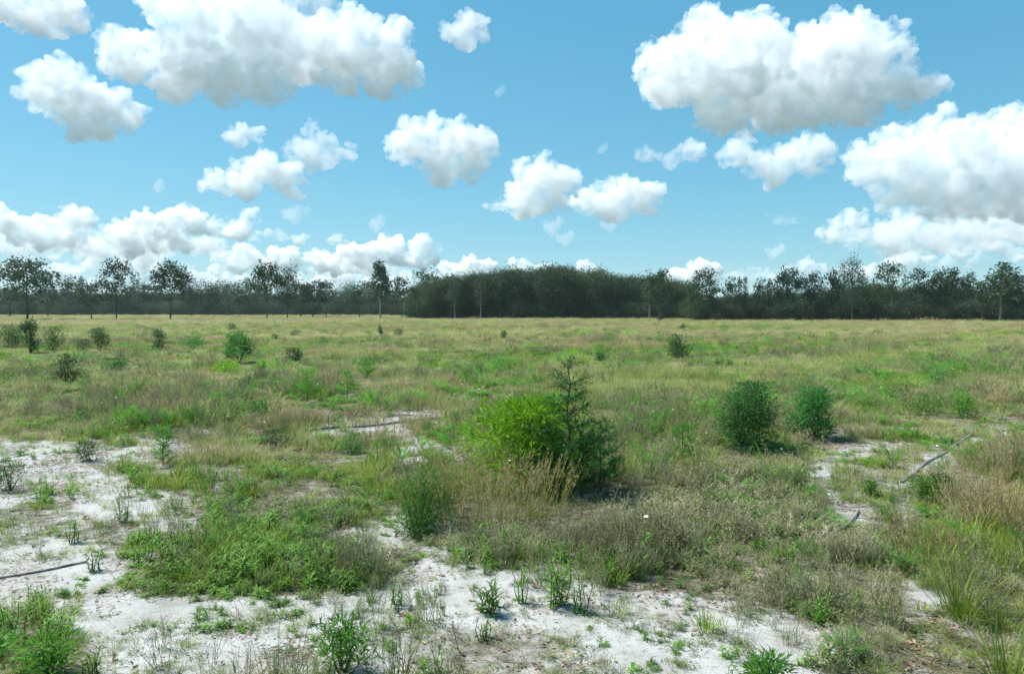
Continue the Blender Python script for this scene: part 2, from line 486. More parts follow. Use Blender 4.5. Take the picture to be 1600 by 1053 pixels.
def cloud(label, blobs, seed, dens=0.010, flat=0.3, far=None, group='cumulus clouds drifting over the field'):
    """a cumulus of vapour: blobs are its bulges, given where they stand in the sky"""
    rng = random.Random(seed)
    by = max(b[1] + b[2] * 0.7 for b in blobs)
    r = ray(800, min(by, 455))
    d = far or (CLOUD_BASE - EYE) / (r.z / r.y)
    mpp = d / F
    zb = ray(800, by); zb = EYE + zb.z / zb.y * d
    V, Fc, n = [], [], 0
    for b in blobs:
        px, py, pr = b[:3]
        sx = b[3] if len(b) > 3 else 1.0
        R = ray(px, py); c = Vector((0, 0, EYE)) + R * (d / R.y); rr = pr * mpp
        c.y += rng.uniform(-0.35, 0.35) * rr
        puffs = [(c, rr)]
        for k in range(24):
            a = Vector((rng.gauss(0, 1), rng.gauss(0, 1), rng.gauss(0.3, 0.9))).normalized()
            puffs.append((c + Vector((a.x * sx, a.y, a.z)) * rr * rng.uniform(0.75, 1.0), rr * rng.uniform(0.2, 0.5)))
        for p, q in puffs:
            V.append(IV * q * np.array([sx, 1, 0.92]) + np.array(p)); Fc.append(IF + n); n += len(IV)
    V = np.concatenate(V); Fc = np.concatenate(Fc)
    lo = V[:, 2] < zb; V[lo, 2] = zb - (zb - V[lo, 2]) * flat
    ctr = V.mean(0); V = (V - ctr) / mpp
    me = bpy.data.meshes.new('cloud'); me.from_pydata(V.tolist(), [], Fc.tolist()); me.materials.append(CLOUD)
    o = link('cloud', me, loc=ctr)
    big = max(np.ptp(V[:, 0]), np.ptp(V[:, 2]))
    vox = max(1.35, big / 420)
    o.scale = (mpp, mpp, mpp)
    m = o.modifiers.new('skin', 'REMESH'); m.mode = 'VOXEL'; m.voxel_size = vox
    m = o.modifiers.new('puffs', 'NODES'); m.node_group = PUFFS
    m = o.modifiers.new('skin_again', 'REMESH'); m.mode = 'VOXEL'; m.voxel_size = vox
    o.color = (1, 1, 1, dens * 1.45 * 3550 / d if d < 9000 else dens * 0.6)
    return tag(o, label, 'cloud', group)


cloud('broad white cumulus with a flat grey base, largest in the right half',
      [(1130, 100, 68), (1055, 118, 52), (1030, 112, 36), (1125, 52, 26), (1200, 105, 62), (1290, 105, 68), (1370, 95, 48), (1390, 75, 30), (1240, 150, 50), (1130, 160, 48), (1330, 150, 45), (1410, 130, 34), (1445, 135, 20), (1150, 180, 30, 2), (1240, 180, 30, 2.2), (1320, 172, 28, 2)], 1, flat=0.25)
cloud('long ragged white cloud with grey underside reaching the top edge at upper left',
      [(330, 40, 55), (270, 20, 40), (400, 55, 55), (290, 90, 55), (210, 100, 40), (180, 95, 30), (350, 110, 45), (460, 70, 58), (540, 80, 58), (590, 95, 52), (635, 115, 26), (420, 125, 36), (270, 135, 28), (240, 10, 20)], 2, dens=.009, flat=0.5)
cloud('thin pale grey cloud at the top edge above the long ragged cloud', [(440, 8, 30, 1.6), (500, 12, 22, 1.5)], 3, dens=0.003)
cloud('bright white cloud in the top left corner', [(20, 15, 32, 1.5), (75, 20, 30, 1.3), (115, 32, 18, 1.3)], 4)
cloud('lobed white cloud with a grey fold below the top left corner',
      [(95, 128, 36), (75, 145, 30), (120, 155, 42), (60, 130, 22), (170, 180, 32, 1.3), (215, 180, 16, 1.2), (140, 195, 22, 1.3), (165, 208, 12, 1.5)], 5, flat=0.7)
cloud('small white puff above the domed cloud at left', [(372, 208, 14, 1.3), (400, 212, 9, 1.4), (355, 212, 8)], 6, dens=.008)
cloud('domed white cumulus with flat base at left centre', [(415, 262, 27), (380, 275, 26), (345, 285, 22), (450, 282, 22), (325, 294, 15), (470, 290, 10)], 7)
cloud('wispy white cloud right of the domed cumulus', [(490, 215, 18), (485, 198, 9), (470, 238, 18, 1.3), (515, 240, 18, 1.2), (545, 238, 9, 1.4)], 8, dens=.006, flat=.8)
cloud('small white cloud alone high in the middle of the sky', [(725, 42, 20), (705, 45, 11, 1.3), (750, 50, 14), (730, 25, 9), (733, 62, 10)], 9, dens=.008, flat=.9)
cloud('rounded white cloud tapering down to its right in the centre of the sky', [(650, 225, 32), (690, 222, 36), (735, 232, 32), (625, 232, 18), (765, 240, 12), (690, 255, 24), (735, 265, 22), (745, 283, 9), (688, 192, 8)], 10, flat=.9)
cloud('heaped white cumulus with a low tail on its left', [(830, 280, 32), (845, 262, 20), (870, 285, 22), (825, 308, 28), (785, 322, 11, 1.7), (860, 312, 24), (885, 275, 8), (762, 322, 7, 1.5)], 11, flat=.3)
cloud('white cumulus with flat base right of the heaped one', [(935, 305, 26), (970, 302, 26), (1000, 310, 22), (910, 320, 18), (960, 318, 24, 1.3), (1018, 325, 9, 1.3)], 12, flat=.25)
cloud('ragged white cloud directly beneath the broad cumulus', [(1155, 240, 22), (1200, 252, 26, 1.2), (1260, 238, 28), (1285, 245, 18), (1215, 272, 13, 1.6), (1235, 250, 24)], 13, dens=.0065, flat=.8)
cloud('thin white wisp left of the ragged cloud', [(1080, 238, 14, 1.3), (1055, 246, 9, 1.4), (1010, 240, 9, 1.8)], 14, dens=.005, flat=.9)
cloud('huge cloud bank cut off by the right edge of the view',
      [(1555, 235, 55), (1480, 235, 52), (1410, 245, 46), (1355, 258, 32), (1610, 205, 42), (1650, 260, 75), (1460, 285, 50), (1540, 290, 55), (1400, 290, 34), (1330, 245, 16), (1620, 310, 50), (1500, 315, 40, 1.6)], 15, dens=.007, flat=.4)
cloud('low ragged cloud shelf under the huge bank at right', [(1400, 350, 24), (1380, 372, 22, 1.3), (1330, 355, 17, 1.3), (1430, 378, 18, 2), (1520, 370, 18, 3), (1600, 365, 16, 2.5), (1350, 335, 10), (1372, 328, 9), (1300, 365, 13, 1.5)], 16, dens=.006, flat=.5)
for i, (lab, bl) in enumerate([
    ('small pointed white cloud right of the domed cumulus base', [(455, 332, 8, 1.7), (460, 325, 6), (480, 330, 6)]),
    ('tiny white cloud puff left of the domed cumulus', [(250, 289, 4, 1.8), (246, 285, 3, 1.3), (256, 291, 2.5, 1.6)]),
    ('tiny white cloud between the pointed one and the heaped cumulus', [(590, 347, 6, 1.6), (594, 342, 5)]),
    ('small slanting white cloud beneath the heaped cumulus', [(864, 352, 7, 1.8), (875, 347, 6)]),
    ('smallest flat white cloud lowest beneath the heaped cumulus', [(883, 370, 5, 2.6), (892, 367, 4)]),
    ('faint flat cloud under the flat based cumulus', [(955, 347, 5, 3), (965, 344, 5, 2)]),
    ('faint pale cloud streak left of the cloud shelf', [(1235, 345, 5, 3), (1200, 332, 4, 2)]),
    ('faint pale cloud puff low left of the cloud shelf', [(1215, 390, 6, 2)]),
    ('tiny faint cloud streak in the clear blue centre', [(785, 142, 3, 2.6), (778, 139, 2, 2)]),
    ('tiny cloud fleck right of the centre', [(942, 229, 3, 2), (946, 231, 2, 2)]),
]):
    cloud(lab, bl, 30 + i, dens=.003, flat=.5)
cloud('far bank of heaped cloud low at the left edge', [(40, 360, 24, 1.5), (0, 350, 22, 1.3), (115, 348, 16, 1.8), (100, 378, 18, 2), (190, 365, 20, 1.4), (225, 350, 18), (280, 345, 22), (310, 352, 18), (250, 370, 22, 2), (330, 358, 14), (390, 340, 16), (370, 358, 16, 1.4)], 50, dens=.012, flat=.4, far=13000)
cloud('flat low cloud between the far bank and the pointed cloud', [(430, 367, 6, 3), (470, 370, 5, 3), (525, 378, 6, 2.5)], 51, dens=.008, far=14000)
cloud('far long cumulus bank low behind the trees left of the wood', [(380, 402, 16, 1.4), (350, 412, 14, 1.6), (450, 405, 16, 1.4), (500, 402, 15, 1.6), (560, 400, 16, 1.5), (610, 395, 18), (655, 388, 17), (675, 390, 12), (640, 405, 14, 2), (560, 415, 12, 3), (440, 422, 10, 4)], 52, dens=.012, flat=.4, far=17000)
cloud('far low cloud just left of the wood', [(730, 412, 12, 1.4), (700, 418, 8, 2), (760, 420, 8, 2)], 53, dens=.012, far=20000)
cloud('far low cloud peeping over the dome of the wood', [(810, 415, 8, 2.4), (845, 418, 6, 2), (915, 420, 6, 2.4)], 54, dens=.012, far=21000)
cloud('far low cloud behind the tree at the right end of the wood', [(1085, 422, 14), (1110, 428, 10, 2), (1060, 428, 8, 2)], 55, dens=.012, far=20000)
cloud('far pale cloud layer low behind the trees at far left', [(60, 425, 9, 8), (150, 412, 8, 6), (250, 418, 8, 7), (300, 438, 9, 9), (420, 430, 7, 7), (480, 442, 8, 8), (100, 446, 9, 9), (600, 440, 7, 8)], 56, dens=.007, far=24000)
cloud('far pale cloud layer low behind the trees at right', [(1180, 428, 7, 7), (1260, 418, 6, 6), (1450, 410, 7, 9), (1560, 402, 7, 8), (1350, 425, 7, 9)], 57, dens=.005, far=24000)

cloud('far bright cloud bank low over the trees at left', [(150, 392, 12, 2.5), (60, 395, 10, 3), (240, 395, 12, 2.5), (330, 385, 12, 2), (400, 372, 8, 2)], 58, dens=.006, flat=.5, far=16000)
cloud('far soft cloud low between the bank and the tall narrow tree', [(420, 412, 10, 3), (520, 425, 10, 4), (600, 428, 9, 4), (680, 430, 8, 4)], 59, dens=.005, flat=.5, far=19000)
cloud('far ragged cloud low beneath the shelf at right', [(1420, 395, 9, 4), (1520, 388, 9, 5), (1590, 392, 8, 4)], 60, dens=.005, flat=.5, far=17000)

cloud('broad pale cloud bank low at the right edge under the huge one', [(1470, 350, 28, 2), (1560, 345, 32, 2), (1620, 350, 34, 1.6), (1400, 368, 20, 2), (1345, 372, 14, 2), (1500, 375, 18, 4)], 61, dens=.004, flat=.5, far=9500)
cloud('pale cloud veil low at the left edge behind the far bank', [(30, 378, 22, 2.5), (120, 375, 22, 2.5), (210, 385, 20, 2.5), (300, 380, 18, 2.2)], 62, dens=.004, flat=.5, far=15000)

# ------------------------------------------------------------------ trees
def tree_parts(seed, H, rad, cb, nclump, nleaf, lsize, clump_r, kind='open', trunk_r=0.16):
    """trunk with limbs and twigs, and a crown of leaf clumps hung on them; returns two collectors"""
    rng = random.Random(seed)
    T, K = MB(), MB()
    lean = Vector((rng.uniform(-0.04, 0.04), rng.uniform(-0.04, 0.04), 0))
    pts = []
    for k in range(9):
        t = k / 8
        pts.append(Vector((math.sin(k * 1.7 + seed) * 0.012 * H * t, math.cos(k * 1.3 + seed) * 0.012 * H * t, t * H * 0.88)) + lean * t * H)
    T.tube(pts, [trunk_r * (1.25 if k == 0 else 1 - 0.82 * k / 8) for k in range(9)], 6, 0.5)
    nodes = [(p, trunk_r * 0.5 * (1 - k / 10)) for k, p in enumerate(pts) if p.z > cb * 0.75]
    cen = Vector((lean.x * H, lean.y * H, (cb + H) / 2)); hz = (H - cb) / 2
    cl = []
    for k in range(nclump):
        for _ in range(30):
            a = Vector((rng.gauss(0, 1), rng.gauss(0, 1), rng.gauss(0, 1))).normalized()
            rr = rng.uniform(0.12, 1) ** 0.5
            p = Vector((a.x * rad, a.y * rad, a.z * hz)) * rr
            if kind == 'cone':
                w = 1.05 - 0.85 * (p.z / hz * 0.5 + 0.5); p.x *= w; p.y *= w
            elif kind == 'umbrella':
                if p.z < -0.1 * hz and rng.random() < 0.6: continue
            elif kind == 'column':
                p.z = rng.uniform(-1, 1) * hz; th = rng.uniform(0, 6.28); w = rad * rng.uniform(0.15, 1) * (1 - 0.45 * (p.z / hz * 0.5 + 0.5)); p.x = math.cos(th) * w; p.y = math.sin(th) * w
            # gaps: leave some sectors of the crown empty
            if kind in ('open', 'umbrella', 'cone') and math.sin(p.x * 1.3 + seed) * math.sin(p.y * 1.1 + seed * 2) * math.sin(p.z * 1.5 + seed * 3) > 0.28: continue
            break
        cl.append(cen + p)
    cl.sort(key=lambda p: (p - cen).length + abs(p.z - cb) * 0.3)
    for p in cl:
        best = min(nodes, key=lambda q: (q[0] - p).length + max(0, q[0].z - p.z) * 1.6)
        q, r = best
        if kind != 'column':
            mid = (p + q) / 2 + Vector((rng.uniform(-.15, .15), rng.uniform(-.15, .15), -0.06 * (p - q).length))
            r1 = max(r * 0.6, 0.022)
            T.tube([q, mid, p], [max(r * 0.75, 0.03), r1, 0.018], 4, 0.5)
            nodes.append((mid, r1)); nodes.append((p, r1 * 0.7))
        base_t = rng.uniform(0.0, 0.55)
        for j in range(nleaf if rng.random() < 0.8 else nleaf // 2):
            o = Vector((rng.gauss(0, 0.5), rng.gauss(0, 0.5), rng.gauss(0, 0.4))) * clump_r
            d = (o.normalized() + Vector((rng.uniform(-.7, .7), rng.uniform(-.7, .7), rng.uniform(-.8, .3)))) if o.length > 0 else Vector((1, 0, 0))
            L = lsize * rng.uniform(0.6, 1.25)
            K.leaf(p + o, d, (rng.uniform(-1, 1), rng.uniform(-1, 1), 0.6), L, L * 0.55, base_t + rng.uniform(0, 0.3))
    return T, K


TREE = {}
def proto(key, seed, H, rad, cb, ncl, nl, ls, cr, kind, tr=0.16, crown='crown', bark='bark'):
    T, K = tree_parts(seed, H, rad, cb, ncl, nl, ls, cr, kind, tr)
    TREE[key] = (T.mesh('trunk', [M[bark]], True), K.mesh('crown', [M[crown]]), H)


proto('broad_a', 11, 13, 6.0, 3.4, 120, 22, 0.62, 0.75, 'umbrella', 0.2)
proto('airy_a', 12, 14, 5.0, 3.4, 107, 16, 0.59, 0.68, 'open', 0.15)
proto('airy_b', 13, 12, 4.0, 4.5, 89, 18, 0.60, 0.68, 'open', 0.15)
proto('airy_c', 14, 11, 3.2, 3.2, 76, 16, 0.59, 0.62, 'open', 0.13)
proto('umbrella_a', 15, 12, 4.0, 4.0, 95, 21, 0.62, 0.68, 'umbrella', 0.16)
proto('cone_a', 16, 14, 3.4, 3.0, 102, 18, 0.59, 0.62, 'cone', 0.16, bark='pale_bark')
proto('cone_b', 17, 13, 5.4, 3.2, 153, 18, 0.59, 0.65, 'cone', 0.17, bark='pale_bark')
proto('dense_a', 18, 11, 3.4, 1.8, 110, 34, 0.36, 1.1, 'full', 0.16)
proto('dense_b', 19, 10, 3.0, 1.2, 95, 36, 0.36, 1.1, 'full', 0.15)
proto('dense_c', 20, 11, 3.6, 2.5, 110, 34, 0.36, 1.2, 'full', 0.15, crown='crown_dark')
proto('vine_a', 21, 11, 0.95, 0.2, 60, 34, 0.32, 0.6, 'column', 0.2, crown='crown_dark')
proto('bush_a', 22, 4.2, 2.6, 0.0, 60, 36, 0.32, 0.9, 'full', 0.07, crown='crown_dark')
proto('bush_b', 23, 3.4, 2.2, 0.0, 50, 36, 0.30, 0.9, 'full', 0.07)
proto('pole_a', 24, 12, 2.8, 3.2, 90, 34, 0.34, 1.0, 'full', 0.15, bark='pale_bark')
proto('scrag_a', 25, 12, 2.2, 4.5, 43, 15, 0.59, 0.62, 'open', 0.12)


def tree(key, px, top, base, label, width=None, group='trees of the treeline', d=None, rot=None, name='tree', cat='tree'):
    tr, cr, Hh = TREE[key]
    if d is None: x, y = ground(px, base)
    else: y = d; x = (px - 800) / F * d
    z = zed(x, y)
    Rt = ray(px, top); hh = EYE + Rt.z / Rt.y * y - z
    s = hh / (Hh * 1.0)
    rng = random.Random(int(px * 7 + top))
    e = bpy.data.objects.new(name, None); COL.objects.link(e)
    e.location = (x, y, z); e.rotation_euler = (0, 0, rng.uniform(0, 6.28) if rot is None else rot)
    sw = s
    if width is not None:
        w0 = max(np.ptp([v.co.x for v in cr.vertices]), np.ptp([v.co.y for v in cr.vertices]))
        sw = width * y / F / w0 * 1.15
    e.scale = (sw, sw, s)
    link('trunk', tr, e); link('crown', cr, e)
    return tag(e, label, cat, group)


SH = 'slender open tree of the treeline, one of many alike'
tree('broad_a', 43, 402, 500, 'broad round crowned tree standing alone in front at the far left', 100)
tree('airy_c', 118, 430, 494, 'thin sparse tree between the broad crowned tree and the tall airy one', 42)
tree('airy_b', 143, 442, 500, 'low sparse tree in front with thin dark trunk, left beside the tall airy tree', 48)
tree('airy_a', 182, 397, 500, 'tall airy tree with sky showing all through its crown, second large tree from the left', 68)
tree('umbrella_a', 266, 410, 500, 'umbrella crowned tree on a dark trunk, third large tree from the left', 62)
tree('dense_b', 325, 437, 495, 'dense rounded tree right of the umbrella crowned tree', 62)
tree('vine_a', 357, 444, 494, 'narrow ivy clad stem in the gap right of the dense rounded tree', 12)
tree('airy_c', 388, 432, 494, 'small open tree left of the pale trunked pair', 44)
tree('umbrella_a', 417, 411, 499, 'open crowned tree on a straight pale trunk, left of a twin pair', 50)
tree('dense_a', 449, 409, 498, 'bushy leaf clad tree touching the pale trunked tree on its right', 46)
tree('airy_b', 489, 436, 496, 'mid height open tree between the twin pair and the tall narrow tree', 52)
tree('dense_c', 530, 452, 495, 'low dark tree left of the tall narrow tree', 46)
tree('airy_c', 562, 444, 496, 'leaning open tree just left of the tall narrow tree', 44)
tree('cone_a', 594, 405, 499, 'tall narrow pointed tree standing out left of the wood', 44)
tree('scrag_a', 628, 432, 498, 'ragged tree at the left corner of the wood', 36)
tree('airy_b', 668, 419, 498, 'open tree rising above the left shoulder of the wood', 50)
tree('vine_a', 1033, 424, 502, 'dark ivy clad column at the right end of the wood', 15)
tree('airy_b', 1030, 420, 504, 'open crown spreading over the dark ivy clad column', 50)
tree('airy_a', 1102, 415, 502, 'large airy tree first right of the wood', 64)
tree('vine_a', 1108, 440, 501, 'thick ivy clad trunk below the large airy tree', 16)
tree('airy_c', 1146, 431, 502, 'small open tree between the airy tree and a dark leafy column', 32)
tree('vine_a', 1163, 433, 502, 'thin dark leafy column standing alone right of the small open tree', 14)
tree('airy_c', 1193, 434, 502, 'open tree beside the thin dark leafy column', 36)
tree('umbrella_a', 1231, 420, 502, 'rounded open tree in the first half of the right hand row', 44)
tree('airy_b', 1268, 423, 502, 'scraggy open tree left of the bulky dark tree', 36)
tree('airy_c', 1297, 419, 502, 'narrow open tree touching the bulky dark tree', 36)
tree('dense_c', 1331, 401, 503, 'bulky dark tree, the tallest of the right hand row', 52)
tree('airy_a', 1387, 403, 503, 'wide airy tree right of the tallest dark tree', 62)
tree('scrag_a', 1432, 418, 503, 'scraggy tree between the wide airy tree and the flat topped one', 34)
tree('umbrella_a', 1479, 421, 503, 'dark flat topped tree with layered crown in the right hand row', 58)
tree('scrag_a', 1517, 424, 503, 'narrow top heavy tree left of the big pointed tree', 24)
tree('cone_b', 1562, 410, 503, 'big pointed tree on a pale trunk near the right edge', 80)
tree('airy_c', 1596, 446, 503, 'small tree at the very right edge', 36)
for px, top, lab in ((711, 432, 'thin pale trunk at the left part of the wood front'), (751, 428, 'brightest pale trunk along the wood front'), (1014, 430, 'short pale trunk near the right end of the wood')):
    tree('pole_a', px, top, 500, lab, 34, 'pale trunks along the front of the wood', name='pale_trunk_tree')
rng = random.Random(5)
for px in (15, 75, 100, 215, 235, 300, 350, 375, 470, 510, 545, 578, 612, 640):
    tree(rng.choice(['airy_c', 'airy_b', 'scrag_a', 'dense_b']), px, rng.uniform(434, 452), rng.uniform(492, 496), SH, rng.uniform(36, 60), 'open trees along the left treeline')
for px in (1085, 1212, 1312, 1357, 1455, 1535, 1580):
    tree(rng.choice(['airy_c', 'dense_b', 'scrag_a', 'airy_b']), px, rng.uniform(430, 446), rng.uniform(501, 503), 'open tree in the right hand row, one of many alike', rng.uniform(28, 44), 'open trees along the right treeline')


# stuff: woods and undergrowth, placed as instances on points
def scatter_nodes(coll):
    g = bpy.data.node_groups.new('scatter', 'GeometryNodeTree')
    g.interface.new_socket('Geometry', in_out='INPUT', socket_type='NodeSocketGeometry')
    g.interface.new_socket('Geometry', in_out='OUTPUT', socket_type='NodeSocketGeometry')
    N = g.nodes; L = g.links
    i = N.new('NodeGroupInput'); o = N.new('NodeGroupOutput')
    ci = N.new('GeometryNodeCollectionInfo'); ci.inputs[0].default_value = coll; ci.inputs['Separate Children'].default_value = True; ci.inputs['Reset Children'].default_value = True
    ip = N.new('GeometryNodeInstanceOnPoints')

    def attr(name, typ):
        a = N.new('GeometryNodeInputNamedAttribute'); a.data_type = typ; a.inputs[0].default_value = name; return a.outputs[0]
    L.new(i.outputs[0], ip.inputs['Points']); L.new(ci.outputs[0], ip.inputs['Instance'])
    ip.inputs['Pick Instance'].default_value = True
    L.new(attr('pick', 'INT'), ip.inputs['Instance Index'])
    er = N.new('FunctionNodeEulerToRotation'); L.new(attr('turn', 'FLOAT_VECTOR'), er.inputs[0]); L.new(er.outputs[0], ip.inputs['Rotation'])
    L.new(attr('size', 'FLOAT_VECTOR'), ip.inputs['Scale'])
    L.new(ip.outputs[0], o.inputs[0])
    return g


def collection(name, meshes):
    c = bpy.data.collections.new(name)
    for m in meshes:
        c.objects.link(bpy.data.objects.new(name + '_source', m))
    return c


def scatter(name, label, cat, coll, x, y, size, rng_, tint=None, pick=None, tilt=0.12, zoff=0.0, sz=None):
    n = len(x)
    if n == 0: return None
    z = height(x, y) + zoff
    me = bpy.data.meshes.new(name)
    me.vertices.add(n); me.vertices.foreach_set('co', np.stack([x, y, z], -1).ravel())
    k = len(coll.objects)
    a = me.attributes.new('pick', 'INT', 'POINT'); a.data.foreach_set('value', (rng_.integers(0, k, n) if pick is None else pick).astype(np.int32))
    a = me.attributes.new('turn', 'FLOAT_VECTOR', 'POINT'); a.data.foreach_set('vector', np.stack([rng_.normal(0, tilt, n), rng_.normal(0, tilt, n), rng_.uniform(0, 6.283, n)], -1).ravel())
    szz = size if sz is None else sz
    a = me.attributes.new('size', 'FLOAT_VECTOR', 'POINT'); a.data.foreach_set('vector', np.stack([size, size, szz], -1).ravel())
    a = me.attributes.new('tint', 'FLOAT', 'POINT'); a.data.foreach_set('value', (rng_.random(n) if tint is None else tint).astype(np.float32))
    me.update()
    o = link(name, me)
    m = o.modifiers.new('scatter', 'NODES'); m.node_group = scatter_nodes(coll)
    return tag(o, label, cat, kind='stuff')


def merged(key):
    tr, cr, Hh = TREE[key]
    bm = bmesh.new(); bm.from_mesh(tr)
    n0 = len(bm.faces); bm.from_mesh(cr); bm.faces.ensure_lookup_table()
    for f in bm.faces[n0:]: f.material_index = 1
    me = bpy.data.meshes.new('wood_tree'); bm.to_mesh(me); bm.free()
    me.materials.append(tr.materials[0]); me.materials.append(cr.materials[0])
    return me


R = np.random.default_rng(7)
WOOD = collection('wood_tree', [merged(k) for k in ('dense_a', 'dense_b', 'dense_c', 'pole_a')])
BUSHES = collection('undergrowth_bush', [merged(k) for k in ('bush_a', 'bush_b')])
HS = np.array([11, 10, 11, 12.0])


def wood(name, label, pxs, pxe, d0, d1, n, topfn, seed, jit=0.06):
    r = np.random.default_rng(seed)
    d = np.sqrt(r.uniform(d0 * d0, d1 * d1, n))
    px = r.uniform(pxs, pxe, n)
    x = (px - 800) / F * d
    pk = r.integers(0, 4, n)
    top = topfn(px)
    h = (486 - top) / F * d0 * 1.02 * (1 + r.normal(0, jit, n)) + EYE
    h = np.minimum(h, (486 - top + 3) / F * d + EYE)
    s = h / HS[pk]
    scatter(name, label, 'wood', WOOD, x, d, np.clip(s, 0.6, 2) , r, r.random(n), pk, 0.03, sz=s)


wood('woods', 'dark dense wood with a domed outline in the middle of the horizon', 642, 1086, 160, 215, 330,
     lambda p: np.interp(p, [638, 655, 675, 700, 750, 800, 840, 920, 1000, 1040, 1070, 1092], [464, 448, 436, 431, 425, 420, 417, 421, 427, 431, 441, 458]), 21)
wood('woods', 'shadowy band of trees behind the right hand row', 1075, 2000, 138, 185, 460,
     lambda p: np.interp(p, [1075, 1150, 1220, 1300, 1340, 1500, 1560, 1640], [466, 460, 456, 450, 446, 447, 456, 452]), 22)
wood('woods', 'hazy band of distant trees along the left treeline', -500, 660, 330, 420, 620,
     lambda p: np.interp(p, [-60, 60, 130, 250, 340, 350, 372, 400, 520, 660], [450, 455, 458, 458, 455, 468, 466, 456, 462, 460]), 23, 0.1)


def bush_row(name, label, pxs, pxe, d0, d1, n, s0, s1, seed):
    r = np.random.default_rng(seed)
    d = r.uniform(d0, d1, n); px = r.uniform(pxs, pxe, n)
    scatter(name, label, 'undergrowth', BUSHES, (px - 800) / F * d, d, r.uniform(s0, s1, n), r, r.random(n), None, 0.05)


bush_row('undergrowth', 'dark undergrowth along the foot of the wood', 640, 1090, 158, 175, 150, 0.6, 1.1, 31)
bush_row('undergrowth', 'brownish undergrowth along the foot of the right hand row', 1080, 2000, 126, 150, 380, 0.5, 1.0, 32)
bush_row('undergrowth', 'low distant undergrowth along the foot of the left treeline', -500, 660, 290, 345, 640, 0.9, 1.9, 33)

# ------------------------------------------------------------------ ground cover plants (sources)
def U(r, a, b): return r.uniform(a, b)


def src_grass(seed, n, h, spread, lean=0.5, w=0.005, segs=4, mat='grass', t0=0.1, t1=0.5):
    r = random.Random(seed); b = MB()
    for k in range(n):
        th = U(r, 0, 6.283); rr = spread * math.sqrt(r.random())
        ld = U(r, 0.05, lean); th2 = th + U(r, -1, 1)
        L = h * U(r, 0.5, 1.15)
        tn = U(r, t0, t1)
        b.blade((rr * math.cos(th), rr * math.sin(th), -0.01), (math.cos(th2) * ld, math.sin(th2) * ld, 1), (math.cos(th2), math.sin(th2), 0), L, w * U(r, 0.7, 1.3), U(r, 0.3, 1.5), segs, tn - 0.1, tn + U(r, 0, 0.3))
    return b.mesh('grass_tuft', [M[mat]])


def src_dry(seed, nst, h, spread, leaves, mat='dry'):
    """upright branching dry weed, small curled leaves towards the tips"""
    r = random.Random(seed); b = MB()

    def stem_(base, d, L, rad, n, lo):
        p = base; pts = [p]
        for s in range(4):
            d = (d + Vector((U(r, -.18, .18), U(r, -.18, .18), U(r, .0, .15)))).normalized(); p = p + d * L / 4; pts.append(p)
        b.tube(pts, [rad, rad * .9, rad * .8, rad * .6, rad * .35], 3, U(r, .25, .55))
        for j in range(n):
            t = U(r, lo, 1.0) ** .8; i = min(int(t * 4), 3); q = pts[i].lerp(pts[i + 1], min(t * 4 - i, 1))
            a = U(r, 0, 6.283); l = U(r, .008, .024) * (1.25 - .5 * t)
            b.leaf(q, (math.cos(a), math.sin(a), U(r, -.9, .8)), (U(r, -1, 1), U(r, -1, 1), 1), l, l * U(r, .22, .42), .75 * t * U(r, .4, 1.2))
        return pts
    for k in range(nst):
        th = U(r, 0, 6.283); rr = spread * .5 * math.sqrt(r.random())
        d = Vector((math.cos(th) * U(r, .0, .5), math.sin(th) * U(r, .0, .5), 1)).normalized()
        L = h * U(r, .5, 1.15)
        pts = stem_(Vector((rr * math.cos(th), rr * math.sin(th), -.01)), d, L, .0026, leaves // 3, .25)
        for m_ in range(3):
            q = pts[1 + m_ % 3]; a = U(r, 0, 6.283)
            stem_(q, Vector((math.cos(a) * .7, math.sin(a) * .7, 1)).normalized(), L * U(r, .22, .45), .0014, leaves // 4, .3)
    return b.mesh('dry_weed', [M[mat]])


def src_leafy(seed, nst, h, spread, llen, lw, mat='leafy'):
    """upright stems ringed by lance shaped leaves"""
    r = random.Random(seed); b = MB()
    for k in range(nst):
        th = U(r, 0, 6.283); rr = spread * math.sqrt(r.random())
        base = Vector((rr * math.cos(th), rr * math.sin(th), -0.01)); hh = h * U(r, .5, 1.1)
        tip = base + Vector((U(r, -.25, .25) * hh, U(r, -.25, .25) * hh, hh))
        b.tube([base, (base + tip) / 2 + Vector((U(r, -.02, .02), U(r, -.02, .02), 0)), tip], [.004, .003, .0015], 3, .2)
        nl = int(hh / .011)
        for j in range(nl):
            t = (j + 1) / nl; q = base.lerp(tip, t); a = j * 2.4 + U(r, -.4, .4)
            l = llen * (0.6 + .7 * math.sin(math.pi * min(t * .9 + .1, 1))) * U(r, .7, 1.15)
            b.blade(q, (math.cos(a), math.sin(a), .35 + .9 * t), (0, 0, 1), l, lw * U(r, .8, 1.2), U(r, .4, 1.2), 3, U(r, .1, .6) + .25 * t)
    return b.mesh('leafy_weed', [M[mat]])


